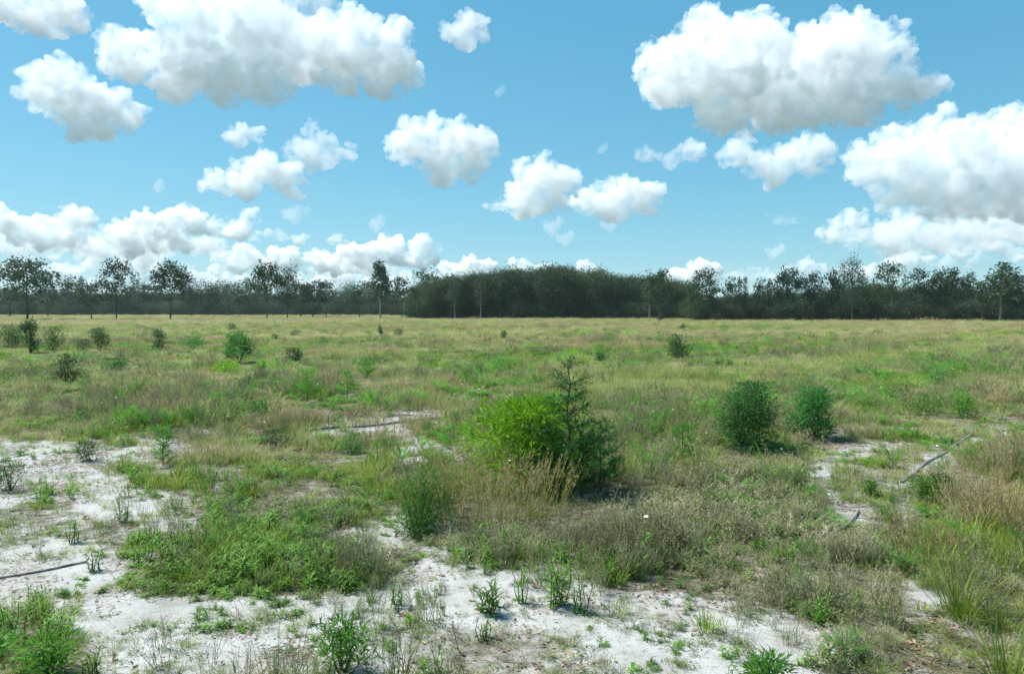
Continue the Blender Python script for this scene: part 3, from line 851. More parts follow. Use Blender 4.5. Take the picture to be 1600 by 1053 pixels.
def fern_into(b, r, base, d, L, wid, n, tone):
    """one feathery frond: a thin rib set with fine drooping leaflets"""
    d = Vector(d).normalized(); p = Vector(base); side = d.cross(Vector((U(r, -.3, .3), U(r, -.3, .3), 1)))
    side = side.normalized() if side.length > .01 else Vector((1, 0, 0))
    pts = [p.copy()]
    for k in range(n):
        t = (k + 1) / n
        d = (d + Vector((0, 0, -.6 / n))).normalized(); p = p + d * L / n; pts.append(p.copy())
        w = wid * math.sin(math.pi * (.12 + .86 * t)) + .01
        for s in (-1, 1):
            for q in range(3):
                dd = side * s * U(r, .7, 1) + d * U(r, .3, .9) + Vector((0, 0, U(r, -.25, .35)))
                l = w * U(r, .6, 1.1)
                b.leaf(p - d * L / n * q * .34, dd, (U(r, -.5, .5), U(r, -.5, .5), 1), l, max(l * .10, .0028), tone + U(r, -.15, .3))
    b.tube(pts[::3] + [pts[-1]], [.0018] * len(pts[::3]) + [.0008], 3, .1)


def src_fern(seed, nfr, h, spread, mat='fern'):
    r = random.Random(seed); b = MB()
    for k in range(nfr):
        th = U(r, 0, 6.283); up = U(r, .5, 2.2)
        z0 = h * U(r, 0, .55)
        fern_into(b, r, (0.02 * math.cos(th), .02 * math.sin(th), z0), (math.cos(th), math.sin(th), up), spread * U(r, .6, 1.1) + h * .25 * up * .4, spread * .22, 12, U(r, .1, .6))
    b.tube([(0, 0, -.01), (0, 0, h * .6)], [.004, .002], 3, .1)
    return b.mesh('feathery_weed', [M[mat]])


def src_plume(seed, n, h, spread, mat='plume', heads=True):
    """tall grass with loose reddish seed heads"""
    r = random.Random(seed); b = MB()
    for k in range(n):
        th = U(r, 0, 6.283); rr = spread * .5 * math.sqrt(r.random()); th2 = th + U(r, -.8, .8); ld = U(r, .05, .55)
        base = Vector((rr * math.cos(th), rr * math.sin(th), -.01))
        if k % 2 == 0:
            b.blade(base, (math.cos(th2) * ld, math.sin(th2) * ld, 1), (math.cos(th2), math.sin(th2), 0), h * U(r, .4, .8), .005, U(r, .5, 1.4), 4, U(r, 0, .3), U(r, .2, .5))
        else:
            hh = h * U(r, .7, 1.1); d = Vector((math.cos(th2) * ld, math.sin(th2) * ld, 1)).normalized(); tip = base + d * hh
            b.tube([base, tip], [.0016, .0009], 3, .3)
            for j in range(16):
                t = U(r, .6, 1.0); q = base.lerp(tip, t); a = U(r, 0, 6.283); l = U(r, .015, .045) * (1.3 - .5 * t)
                b.leaf(q, Vector((math.cos(a) * .6, math.sin(a) * .6, .8)), (math.cos(a), math.sin(a), .2), l, l * .22, U(r, .5, .9))
    return b.mesh('plume_grass', [M[mat]])


def src_creep(seed, n, spread, mat='creep'):
    r = random.Random(seed); b = MB()
    for k in range(n):
        th = U(r, 0, 6.283); rr = spread * math.sqrt(r.random()); a = U(r, 0, 6.283); l = U(r, .012, .035)
        b.leaf((rr * math.cos(th), rr * math.sin(th), U(r, 0, .05) * (1 - rr / spread * .6)), (math.cos(a), math.sin(a), U(r, 0, .9)), (0, 0, 1), l, l * U(r, .35, .6), U(r, 0, .7))
    return b.mesh('creeping_weed', [M[mat]])


def src_flower(seed):
    r = random.Random(seed); b = MB()
    h = U(r, .22, .4)
    tip = Vector((U(r, -.08, .08), U(r, -.08, .08), h)); b.tube([(0, 0, 0), tip], [.0015, .001], 3, .3, 1)
    for j in range(6):
        a = j * 1.047; b.leaf(tip, (math.cos(a), math.sin(a), .35), (0, 0, 1), .013, .009, .5, 0)
    for j in range(5):
        q = tip * U(r, .2, .8); a = U(r, 0, 6.283); b.leaf(q, (math.cos(a), math.sin(a), .5), (0, 0, 1), .04, .012, .4, 1)
    return b.mesh('white_flower', [M['petal'], M['leafy']])


def src_deadleaf(seed):
    r = random.Random(seed); b = MB(); n = 5
    L, Wd = 1.0, U(r, .4, .65); cu = U(r, -.5, .7)
    for i in range(n):
        t0, t1 = i / n, (i + 1) / n
        def pt(t, s):
            w = Wd * .5 * math.sin(math.pi * min(max(t, .03), .97)) ** .8
            return (t * L - .5, s * w * math.cos(cu), abs(s) * w * math.sin(abs(cu)) + .12 * math.sin(t * 5 + seed) + .1)
        tn = U(r, 0, .8)
        b.poly([pt(t0, 0), pt(t1, 0), pt(t1, 1), pt(t0, 1)], tn); b.poly([pt(t1, 0), pt(t0, 0), pt(t0, -1), pt(t1, -1)], tn)
    return b.mesh('dead_leaf', [M['deadleaf']])


def src_litter(seed):
    r = random.Random(seed); b = MB()
    for k in range(9):
        a = U(r, 0, 6.283); x, y = U(r, -.12, .12), U(r, -.12, .12)
        if k < 4:
            l = U(r, .03, .11); b.tube([(x, y, .004), (x + math.cos(a) * l, y + math.sin(a) * l, U(r, .003, .015))], [.0016, .001], 3, U(r, .2, .8))
        else:
            l = U(r, .012, .035); b.leaf((x, y, U(r, .003, .012)), (math.cos(a), math.sin(a), U(r, -.1, .4)), (U(r, -.4, .4), U(r, -.4, .4), 1), l, l * .5, U(r, 0, .9))
    return b.mesh('plant_litter', [M['deadleaf']])


GR = {
    'grass': collection('grass_tuft', [src_grass(100 + k, 34, .20 + .03 * k, .07, .7) for k in range(5)]),
    'long': collection('long_grass', [src_grass(110 + k, 40, .42, .10, .6, .007, 5, 'grass', .1, .5) for k in range(3)]),
    'yellow': collection('yellow_grass', [src_grass(120 + k, 44, .36, .15, .6, .005, 4, 'yellow', .15, .55) for k in range(4)]),
    'dry': collection('dry_weed', [src_dry(130 + k, 8, .36, .15, 36) for k in range(5)]),
    'leafy': collection('leafy_weed', [src_leafy(140 + k, 5, .18, .08, .075, .013) for k in range(4)]),
    'fern': collection('feathery_weed', [src_fern(150 + k, 9, .28, .2) for k in range(4)]),
    'plume': collection('plume_grass', [src_plume(160 + k, 44, .40, .26) for k in range(4)]),
    'creep': collection('creeping_weed', [src_creep(170 + k, 70, .12) for k in range(3)]),
    'flower': collection('white_flower', [src_flower(180 + k) for k in range(3)]),
    'dead': collection('dead_leaf', [src_deadleaf(190 + k) for k in range(4)]),
    'litter': collection('plant_litter', [src_litter(200 + k) for k in range(4)]),
}
# ------------------------------------------------------------------ scatter the cover
ROW = np.array([0.79, 0.61])           # direction of the old crop rows


def candidates(d0, d1, dens, seed):
    r = np.random.default_rng(seed)
    area = 0.92 * (d1 * d1 - d0 * d0) + 4.8 * (d1 - d0)
    n = int(area * dens)
    y = np.sqrt(r.uniform(d0 * d0, d1 * d1, n))
    x = (r.uniform(-1, 1, n)) * (0.92 * y + 2.4)
    return x, y, r


def px_zone(px, py, poly, soft=18, seed=0, x=None, y=None):
    s = np.clip((py - HZ) / 330, .15, 2)
    jx = (fbm(x * 1.1, y * 1.1, 40 + seed, 3) - .5) * 160 * s; jy = (fbm(x * 1.1, y * 1.1, 60 + seed, 3) - .5) * 80 * s
    return in_poly(px + jx, py + jy, poly)


Z_DRY = [(700, 800), (860, 770), (950, 740), (1120, 750), (1330, 800), (1350, 960), (1250, 965), (1000, 940), (900, 880), (830, 860), (700, 830)]
Z_DRY2 = [(1200, 960), (1330, 900), (1420, 960), (1450, 1053), (1250, 1100)]
Z_LEFTGREEN = [(210, 735), (400, 720), (560, 760), (640, 830), (560, 860), (460, 900), (300, 860), (330, 820), (230, 770)]
Z_PLUME_R = [(1450, 760), (1520, 715), (1640, 700), (1640, 880), (1540, 850), (1440, 850)]
Z_LONG_R = [(1430, 860), (1520, 820), (1640, 860), (1640, 1100), (1500, 1100), (1450, 960)]
Z_YBAND = [(840, 615), (900, 585), (1100, 580), (1560, 538), (1600, 545), (1300, 585), (1120, 615), (1000, 625)]
Z_BRIGHT = [(950, 740), (1000, 680), (1120, 690), (1120, 760), (980, 760)]


# single plants: column in the photo, top, foot, width ...
SHRUBS = [
    (1170, 596, 702, 98, .05, 5200, 'shrub', 'larger of the two rounded blue green bushes at right'),
    (1275, 606, 686, 82, .05, 4600, 'shrub', 'smaller of the two rounded blue green bushes at right'),
    (1058, 523, 561, 42, .085, 1200, 'olive', 'round dark bush standing alone in the open field right of centre'),
    (374, 511, 568, 42, .09, 1300, 'shrub', 'upright green bush with a leafy top right, standing left of centre'),
    (355, 566, 586, 55, .07, 700, 'bright', 'low bright green bush at the foot of the upright bush'),
    (155, 514, 548, 40, .09, 900, 'olive', 'dark bush second from the left in the middle distance'),
    (130, 531, 549, 30, .08, 500, 'olive', 'low dark bush touching the second bush from the left'),
    (249, 513, 547, 28, .09, 800, 'olive', 'grey green oval bush between the dark bushes at left'),
    (303, 526, 545, 42, .08, 600, 'shrub', 'low wide bush right of the grey green oval bush'),
    (47, 497, 552, 34, .10, 1100, 'olive', 'tallest dark bush of the cluster below the broad crowned tree'),
    (12, 509, 545, 50, .10, 1100, 'olive', 'greyish bush at the left edge of the field'),
    (82, 513, 548, 36, .09, 800, 'olive', 'rounded bush right of the tallest bush in the left cluster'),
    (105, 556, 600, 38, .07, 900, 'olive', 'dark leafy bush in front of the left cluster'),
    (180, 560, 577, 60, .06, 700, 'shrub', 'low spreading dark green bush at left'),
    (595, 507, 523, 10, .10, 300, 'olive', 'tiny dark pointed bush far out in the field'),
    (622, 515, 524, 22, .10, 250, 'olive', 'flat little bush right of the tiny pointed bush'),
    (361, 506, 519, 16, .11, 250, 'olive', 'little bush far behind the upright bush'),
    (460, 545, 566, 30, .08, 500, 'olive', 'small dark bush right of the upright bush'),
    (430, 523, 532, 14, .09, 220, 'olive', 'tiny bush in the pale grass beyond the small dark bush'),
    (462, 517, 526, 20, .09, 220, 'olive', 'tiny flat bush farther off beyond the small dark bush'),
    (1067, 505, 514, 12, .12, 200, 'olive', 'tiny bush at the far side of the field near the wood'),
    (787, 516, 529, 12, .10, 220, 'shrub', 'tiny green bush in the middle of the far field'),
    (405, 628, 652, 60, .045, 900, 'shrub', 'dark green low bush in front of the tall feathery weeds'),
    (1445, 614, 647, 70, .05, 1000, 'leafy', 'green bush dotted with white flowers at right'),
    (1503, 618, 652, 48, .05, 900, 'leafy', 'green leafy bush beside the flowering bush at right'),
    (548, 670, 704, 44, .035, 800, 'shrub', 'dark green leafy clump on the sand below the black pipe'),
    (940, 553, 566, 22, .07, 350, 'shrub', 'small dark green bush left below the lone round bush'),
    (1440, 742, 782, 44, .03, 800, 'leafy', 'dark green leafy clump beside the pale hose'),
    (1475, 732, 778, 46, .03, 800, 'leafy', 'bushy green clump right of the pale hose'),
    (1358, 752, 776, 34, .03, 500, 'leafy', 'small bright weed left of the pale hose'),
    (15, 715, 764, 52, .03, 700, 'olive', 'grey green weed clump at the left edge of the sand'),
    (140, 690, 720, 40, .03, 700, 'olive', 'lone grey green weed clump in the middle of the upper sand patch'),
    (430, 672, 698, 60, .03, 900, 'olive', 'grey brown weedy mound left of the black pipe'),
    (1210, 690, 700, 60, .03, 500, 'olive', 'low weedy growth between the two rounded bushes'),
]
FEATHER = [
    (255, 668, 728, 28, 'fern', 'thin upright feathery weed standing on the upper sand patch'),
    (480, 578, 628, 70, 'fern', 'wide feathery green plant in the field left of centre'),
    (573, 560, 592, 48, 'fern', 'bright feathery plant behind and right of the wide one'),
    (543, 578, 618, 30, 'fern', 'narrow feathery plant between the wide and the bright one'),
    (1066, 662, 728, 40, 'fern', 'light feathery plant left of the rounded blue green bushes'),
    (937, 540, 560, 16, 'fern', 'far small feathery plant left of the lone round bush'),
    (536, 948, 1052, 80, 'fern', 'feathery green weed at the bottom edge left of centre'),
    (1195, 1018, 1075, 70, 'fern', 'feathery green weed cut by the bottom edge on the sand'),
    (75, 985, 1062, 90, 'leafy', 'feathery weed in the bottom left corner'),
    (645, 775, 835, 60, 'fern', 'low feathery shoot at the foot of the soft light green plant'),
]
LEAFY = [
    (768, 905, 958, 70, 'rosetted narrow leaved weed in the middle of the lower sand'),
    (760, 868, 895, 24, 'small leafy sprig on the sand behind the rosetted weed'),
    (872, 872, 950, 60, 'tall broad leaved green weed at the edge of the dry weeds'),
    (905, 900, 960, 40, 'leafy green weed right of the tall broad leaved one'),
    (815, 885, 945, 22, 'slim leafy stem between the rosetted and the broad leaved weed'),
    (757, 955, 1000, 34, 'pale green leafy sprout in front of the rosetted weed'),
    (140, 1010, 1062, 50, 'bright leafy weed in the bottom left corner beside the sand'),
    (20, 945, 1000, 60, 'leafy weed at the left edge below the dark hose'),
    (118, 812, 850, 30, 'bright leafy weed on the sand above the dark hose'),
    (195, 778, 815, 34, 'bright leafy weed at the edge of the upper sand patch'),
    (225, 840, 880, 36, 'leafy yellow green weed left in the grass bank'),
    (150, 862, 895, 34, 'dark leafy clump at the end of the dark hose'),
    (1105, 945, 985, 44, 'deep green grassy tuft on the sand below the dry weeds'),
    (1277, 925, 975, 46, 'deep green leafy weed among the dry weeds at lower right'),
    (620, 900, 945, 40, 'leafy weed on the thin sand left of the rosetted weed'),
]
KEEP_CLEAR = [(888, 772, 115), (938, 768, 90), (822, 760, 170), (768, 796, 150), (652, 826, 95)]
KEEP_CLEAR += [(q[0], q[2], q[3]) for q in SHRUBS + FEATHER + LEAFY]


def clearing(x, y):
    """1 inside a single plant's foot, and how far to stunt the cover just in front of it"""
    px, py = project(x, y)
    foot = np.zeros(len(x), bool); front = np.ones(len(x))
    for qx, qb, qw in KEEP_CLEAR:
        gx, gy = ground(qx, qb); rad = qw * gy / F * .42
        foot |= np.hypot(x - gx, y - gy) < rad
        s = max((qb - HZ) / 330, .1)
        fr = (np.abs(px - qx) < qw * .6) & (py > qb - 12 * s) & (py < qb + 75 * s)
        front = np.where(fr, np.minimum(front, .45), front)
    return foot, front


def species(x, y):
    """weights of each kind of plant at each place"""
    px, py = project(x, y)
    u, v = x * ROW[0] + y * ROW[1], -x * ROW[1] + y * ROW[0]
    fr = smooth(14, 40, y)
    f2 = smooth(38, 70, y)
    A = fbm(x / 1.1, y / 1.1, 1, 4) * (1 - fr) + (fbm(u / 22, v / 2.6, 2, 4) * (1 - f2) + fbm(u / 70, v / 7, 5, 3) * f2) * fr
    B = fbm(x / 2.2, y / 2.2, 11, 3) * (1 - fr) + fbm(u / 30, v / 3.5, 12, 4) * fr
    D = fbm(x / 0.9, y / 0.9, 21, 3) * (1 - fr) + (fbm(u / 9, v / 2.0, 22, 4) * (1 - f2) + fbm(u / 60, v / 8, 25, 3) * f2) * fr
    z = lambda poly, s: px_zone(px, py, poly, seed=s, x=x, y=y)
    dry, yb = z(Z_DRY, 1) | z(Z_DRY2, 2), z(Z_YBAND, 3)
    lg, pr, lr = z(Z_LEFTGREEN, 4), z(Z_PLUME_R, 5), z(Z_LONG_R, 6)
    w = {}
    mid = smooth(6.5, 10, y)
    w['grass'] = 0.55 * smooth(.35, .6, A) + .2 - .12 * mid + lg * .45 - dry * .5
    w['dry'] = (0.40 - .06 * mid) * smooth(.44, .62, B) + .06 + dry * .75 - lg * .2
    w['leafy'] = (0.38 + .14 * mid) * smooth(.45, .63, D) + .05 * mid + .10 * dry * smooth(.4, .6, A) + lg * .3
    w['fern'] = (0.10 + .16 * mid) * smooth(.50, .64, A) * (1 - .5 * fr) + lg * .05
    w['yellow'] = (0.48 * smooth(.44, .62, 1 - A) + .12) * mid + yb * 2.6
    w['plume'] = (0.20 * smooth(.56, .70, 1 - D) + .02 * fr) * mid + pr * .25 - yb * .3
    w['long'] = .03 + lr * .25 + dry * .03
    w['creep'] = .55 * (1 - mid) + .05
    fr2 = smooth(24, 60, y)
    w['grass'] = w['grass'] * (1 - .6 * fr2); w['leafy'] = w['leafy'] * (1 - .5 * fr2)
    w['yellow'] = w['yellow'] + .25 * fr2; w['plume'] = w['plume'] * (1 + .6 * fr2) + .13 * fr2
    w['dry'] = w['dry'] * (1 - .5 * fr2) - dry * .3
    for k in w: w[k] = np.maximum(w[k], 0)
    return w, A, B, D, px, py


ORDER = ['grass', 'dry', 'leafy', 'fern', 'yellow', 'plume', 'long', 'creep']
bins = {k: [[], [], [], [], []] for k in ORDER}
for (d0, d1, dens, sc, seed) in ((2.4, 6.5, 330, .62, 1), (6.5, 12, 210, .72, 2), (12, 22, 80, .95, 3), (22, 45, 22, 1.4, 4), (45, 90, 5.5, 2.1, 5), (90, 170, 1.4, 3.0, 6), (170, 330, 0.35, 4.5, 7)):
    x, y, r = candidates(d0, d1, dens, 900 + seed)
    w, A, B, D, px, py = species(x, y)
    bare = sand_at(x, y) * (y < 30); spar = in_any(x, y, SPARSE, 203) * (y < 30)
    thin = np.ones_like(x)
    cov = fbm(x / .55, y / .55, 31, 3)
    thin = np.where(y < 12, smooth(.28, .5, cov) * .6 + .4, 1)
    clus = fbm(x / .28, y / .28, 33, 2)
    thin = thin * (1 - spar * (.15 + .5 * smooth(.60, .42, clus)))
    thin = np.where(y < 14, thin * (.55 + .45 * smooth(.36, .56, clus)), thin)
    keep = r.random(len(x)) < thin * (1 - bare) + bare * (.10 + .65 * smooth(.48, .64, clus))
    # nothing stands inside the left and bottom sand except stray sprigs; the bottom centre is sparse too
    W_ = np.stack([w[k] for k in ORDER], -1); W_ = W_ ** (1.2 + 1.1 * smooth(18, 45, y))[:, None]; W_ = W_ / W_.sum(-1, keepdims=True)
    c = np.cumsum(W_, -1); pick = (r.random(len(x))[:, None] > c).sum(-1)
    size = sc * np.clip(r.lognormal(0, .22, len(x)), .5, 1.7) * (.75 + .5 * smooth(.3, .65, cov))
    foot, front = clearing(x, y); keep &= ~foot
    size = size * (1 - .4 * bare) * (1 - .15 * spar)
    for i, k in enumerate(ORDER):
        s = keep & (pick == i)
        sz = size[s]
        if k == 'yellow':
            yb_ = px_zone(px, py, Z_YBAND, seed=3, x=x, y=y)[s]
        # far away plants widen but do not grow taller
        mound = .62 + .75 * smooth(.35, .68, fbm(x[s] / (.5 * sc + .4), y[s] / (.5 * sc + .4), 83, 2))
        tall = sz / sc * np.minimum(sc, .78 + .06 * (sc - .8)) * mound * .8 * front[s]
        tn = np.clip({'grass': A, 'dry': 1 - B * .9, 'leafy': D, 'fern': A, 'yellow': 1 - A, 'plume': 1 - D, 'long': A, 'creep': A}[k][s] * 1.1 - .15 + r.normal(0, .1, s.sum()), 0, 1)
        if k == 'yellow': tn = np.where(yb_, np.clip(.25 + r.normal(0, .08, len(tn)), 0, 1), tn)
        if k in ('grass', 'yellow', 'plume', 'long'): tall = tall * np.where((y[s] > 9) & (y[s] < 70), .72, 1)
        if k in ('grass', 'long', 'yellow'): tall = tall * np.where(y[s] < 7, .72, 1)
        if k == 'dry': tn = tn * np.where(y[s] > 9, .7, 1)
        for lst, val in zip(bins[k], (x[s], y[s], sz, tall, tn)): lst.append(val)
NAMES = {'grass': ('grass', 'short green grass tufts all over the sandy field', 'grass'),
         'dry': ('dry_weeds', 'grey brown branching weeds spread over the field', 'weeds'),
         'leafy': ('leafy_weeds', 'low green weeds with lance shaped leaves among the grass', 'weeds'),
         'fern': ('feathery_weeds', 'soft feathery green weeds scattered through the field', 'weeds'),
         'yellow': ('yellow_grass', 'thin yellow green grass growing in bands across the field', 'grass'),
         'plume': ('plume_grass', 'reddish brown seeding grass in patches and rows', 'grass'),
         'long': ('long_grass', 'long arching green grass mostly at the lower right', 'grass'),
         'creep': ('creeping_weeds', 'tiny creeping leaves close to the sand', 'ground cover')}
for k in ORDER:
    x, y, sz, tall, tn = [np.concatenate(a) for a in bins[k]]
    nm, lab, cat = NAMES[k]
    scatter(nm, lab, cat, GR[k], x, y, sz, R, tn, sz=tall)
def shrub_meshes(seed, h, w, leaf, n, mat='shrub', nst=7, lobes=16, wr=(.25, .42)):
    """several woody stems and leaf sprays gathered in uneven clumps"""
    r = random.Random(seed); S, K = MB(), MB()
    cl = []
    for k in range(lobes):
        a = U(r, 0, 6.283); rr = math.sqrt(r.random()) * .42 * w; t = U(r, .12, 1.0)
        env = math.sin(math.pi * min(.18 + .72 * t, .97)) ** .7
        cl.append(Vector((rr * env * math.cos(a), rr * env * math.sin(a), h * t * (1 - .25 * (rr / (.5 * w)) ** 2))))
    for k in range(nst):
        p = cl[k % lobes]; b0 = Vector((U(r, -.05, .05) * w, U(r, -.05, .05) * w, -.02))
        mid = b0.lerp(p, .5) + Vector((0, 0, -.05 * h)); q = .010 * h + .003
        S.tube([b0, mid, p], [q, q * .7, q * .25], 5, .5)
    for p in cl:
        cr = U(r, .16, .27) * w; nn = int(n / lobes); t0 = U(r, 0, .55)
        for j in range(nn):
            o = Vector((r.gauss(0, .55), r.gauss(0, .55), r.gauss(0, .5))) * cr
            q = p + o
            if q.z < .02: q.z = U(r, .02, .1 * h)
            if q.z > h: q.z = h - (q.z - h) * .3
            d = o.normalized() + Vector((U(r, -.6, .6), U(r, -.6, .6), U(r, -.3, .8)))
            l = leaf * U(r, .6, 1.3); K.leaf(q, d, (U(r, -1, 1), U(r, -1, 1), 1), l, l * U(r, *wr), t0 + U(r, 0, .4))
    return [('stems', S.mesh('stems', [M['twig']])), ('foliage', K.mesh('foliage', [M[mat]]))]


def low_bush(seed, h, w, leaf, n, mat):
    b_ = shrub_meshes(seed, h, w, leaf, n, mat, 5, 12, (.18, .32))
    bpy.data.meshes.remove(b_[0][1])
    return b_[1][1]


LOW = collection('low_bush', [low_bush(810, .32, .55, .05, 420, 'fern'), low_bush(811, .26, .6, .05, 420, 'leafy'), low_bush(812, .30, .5, .045, 420, 'olive'), low_bush(813, .24, .6, .06, 380, 'bright'), low_bush(814, .34, .5, .05, 420, 'shrub')])
xs, ys_, ss, ps = [], [], [], []
for d0, d1, dens, sc, seed in ((7.5, 16, .9, .62, 91), (16, 34, .55, .95, 92), (34, 80, .09, 1.4, 93)):
    x, y, r = candidates(d0, d1, dens, seed)
    u, v = x * ROW[0] + y * ROW[1], -x * ROW[1] + y * ROW[0]
    foot, front = clearing(x, y)
    keep = (fbm(u / 5, v / 2.2, 95, 3) > .5) & (sand_at(x, y) < .3) & ~foot & (front > .9)
    kind = np.clip((fbm(x / 3, y / 3, 96, 2) - .25) / .5 * 5 + r.normal(0, .8, len(x)), 0, 4.99).astype(int)
    xs.append(x[keep]); ys_.append(y[keep]); ss.append((sc * r.lognormal(0, .3, len(x)))[keep]); ps.append(kind[keep])
x, y, sz, pk = [np.concatenate(a) for a in (xs, ys_, ss, ps)]
scatter('low_bushes', 'small leafy mounds of mixed greens merging into the grass', 'bushes', LOW, x, y, sz, R, None, pk, sz=sz * .8)
x, y, r = candidates(4, 30, 1.2, 77)
px, py = project(x, y); s = (fbm(x / 1.5, y / 1.5, 71, 2) > .52) & (sand_at(x, y) < .3)
scatter('white_flowers', 'tiny white flowers dotted over the weeds', 'flowers', GR['flower'], x[s], y[s], r.uniform(.9, 1.6, s.sum()), r, tilt=.2)
x, y, r = candidates(2.4, 9, 10, 78)
s = fbm(x / .8, y / .8, 72, 3) > .50
scatter('fallen_leaves', 'curled brown dead leaves lying on the sand and among the weeds', 'leaves', GR['dead'], x[s], y[s], r.uniform(.03, .085, s.sum()), r, tilt=.35)
x, y, r = candidates(2.4, 14, 110, 79)
s = fbm(x / .5, y / .5, 73, 3) > np.where(sand_at(x, y) > .6, .50, .36)
scatter('plant_litter', 'twigs and leaf crumbs strewn on the sand', 'litter', GR['litter'], x[s], y[s], r.uniform(.6, 1.3, s.sum()), r, tilt=.05)

# ------------------------------------------------------------------ single plants one can point to
def place(px, base):
    x, y = ground(px, base)
    return x, y, zed(x, y)


def plant(name, label, cat, px, base, parts, group=None, rot=0.0):
    x, y, z = place(px, base)
    e = bpy.data.objects.new(name, None); COL.objects.link(e)
    e.location = (x, y, z); e.rotation_euler = (0, 0, rot)
    for n_, me in parts: link(n_, me, e)
    return tag(e, label, cat, group)


def dims(top, base, width):
    y = ground(800, base)[1]
    return (base - top) * y / F, width * y / F


def feathery_meshes(seed, h, w, mat='dark', nbr=26, bare_top=False, stem='twig', skirt=0):
    """upright stem with tiers of side branches bearing fine fronds"""
    r = random.Random(seed); S, K = MB(), MB()
    pts = [Vector((math.sin(k * 1.9 + seed) * .012 * h, math.cos(k * 1.3) * .012 * h, h * k / 8 - .02 * (k == 0))) for k in range(9)]
    S.tube(pts, [.011 * h * (1 - .85 * k / 8) + .0015 for k in range(9)], 6, .5)
    for k in range(nbr):
        t = (k + .5) / nbr; t = min(max(.05 + .93 * t + U(r, -.04, .04), .03), .985); i = min(int(t * 8), 7); q = pts[i].lerp(pts[i + 1], t * 8 - i)
        a = k * 2.4 + U(r, -.5, .5); L = w * .55 * (1 - t * .78) * U(r, .6, 1.15)
        if skirt: L *= skirt if t < .42 else .8
        d = Vector((math.cos(a), math.sin(a), U(r, .25, .8))).normalized(); e = q + d * L
        S.tube([q, q.lerp(e, .5) + Vector((0, 0, .04 * L)), e], [.004 * h, .003 * h, .001], 4, .5)
        nf = max(4, int(L / .028))
        for j in range(nf):
            s = (j + 1) / nf; p = q.lerp(e, s)
            fl = U(r, .10, .21) * (h ** .4) * (1.1 - .4 * s)
            aa = a + U(r, -1.3, 1.3); fd = Vector((math.cos(aa), math.sin(aa), U(r, -.1, .9))).normalized()
            tone = U(r, 0, .55)
            for m_ in range(22):
                f = p + fd * fl * (m_ / 22.0)
                nd = fd * U(r, .3, 1) + Vector((r.gauss(0, .6), r.gauss(0, .6), r.gauss(.05, .5)))
                l = U(r, .025, .06) * (h ** .3); K.leaf(f, nd, (U(r, -1, 1), U(r, -1, 1), 1), l, .004 + .06 * l, tone + U(r, 0, .3))
    for j in range(40):
        p = pts[-1] - Vector((0, 0, U(r, 0, .12 * h))); K.leaf(p, (r.gauss(0, .5), r.gauss(0, .5), U(r, .2, 1)), (U(r, -1, 1), U(r, -1, 1), 1), .05, .005, U(r, .2, .8))
    return [('stems', S.mesh('stems', [M[stem]])), ('foliage', K.mesh('foliage', [M[mat]]))]


def clump_meshes(seed, h, w, n, mat, width, bend=(.5, 1.6), lean=.9, tone=(.0, .5), segs=6):
    r = random.Random(seed); b = MB()
    for k in range(n):
        th = U(r, 0, 6.283); rr = .32 * w * math.sqrt(r.random()); th2 = th + U(r, -.7, .7); ld = U(r, .05, lean) * (.4 + rr / (.32 * w))
        t = U(r, *tone)
        b.blade((rr * math.cos(th), rr * math.sin(th), -.01), (math.cos(th2) * ld, math.sin(th2) * ld, 1), (math.cos(th2), math.sin(th2), 0), h * U(r, .55, 1.25), width * U(r, .6, 1.3), U(r, *bend), segs, t, t + U(r, 0, .4))
    return b.mesh('leaves', [M[mat]])


# the central group
h, w = dims(572, 772, 115)
plant('feathery_sapling', 'tall dark green feathery sapling with a bare leader rising from the central thicket', 'sapling', 888, 772, feathery_meshes(1, h, w * 1.1, 'dark', 38, skirt=1.3))
h, w = dims(660, 772, 90)
plant('feathery_sapling', 'short dark feathery sapling leaning out right of the tall one', 'sapling', 938, 768, feathery_meshes(2, h, w * 1.3, 'dark', 19))
h, w = dims(645, 762, 170)
cb_ = shrub_meshes(3, h * 1.1, w * 1.02, .11, 5600, 'bright', 12, 30, (.10, .17))
plant('leafy_bush', 'bright lime green long leaved bush behind the reddish grass clump', 'bush', 822, 760, cb_)
h, w = dims(690, 800, 150)
def plume_thing(seed, h, w, n): 
    return src_plume(seed, n, h, w * 1.25)
plant('plume_grass_clump', 'big reddish brown seeding grass clump left of the lime green bush', 'grass clump', 757, 800, [('seed_stems', plume_thing(4, h * .86, w * 1.3, 800))])
h, w = dims(735, 832, 95)
plant('feathery_weed', 'soft light green feathery plant left of the reddish grass clump', 'weed', 652, 826, shrub_meshes(5, h * 1.0, w * 1.15, .05, 2600, 'fern', 14, 30, (.08, .14)))
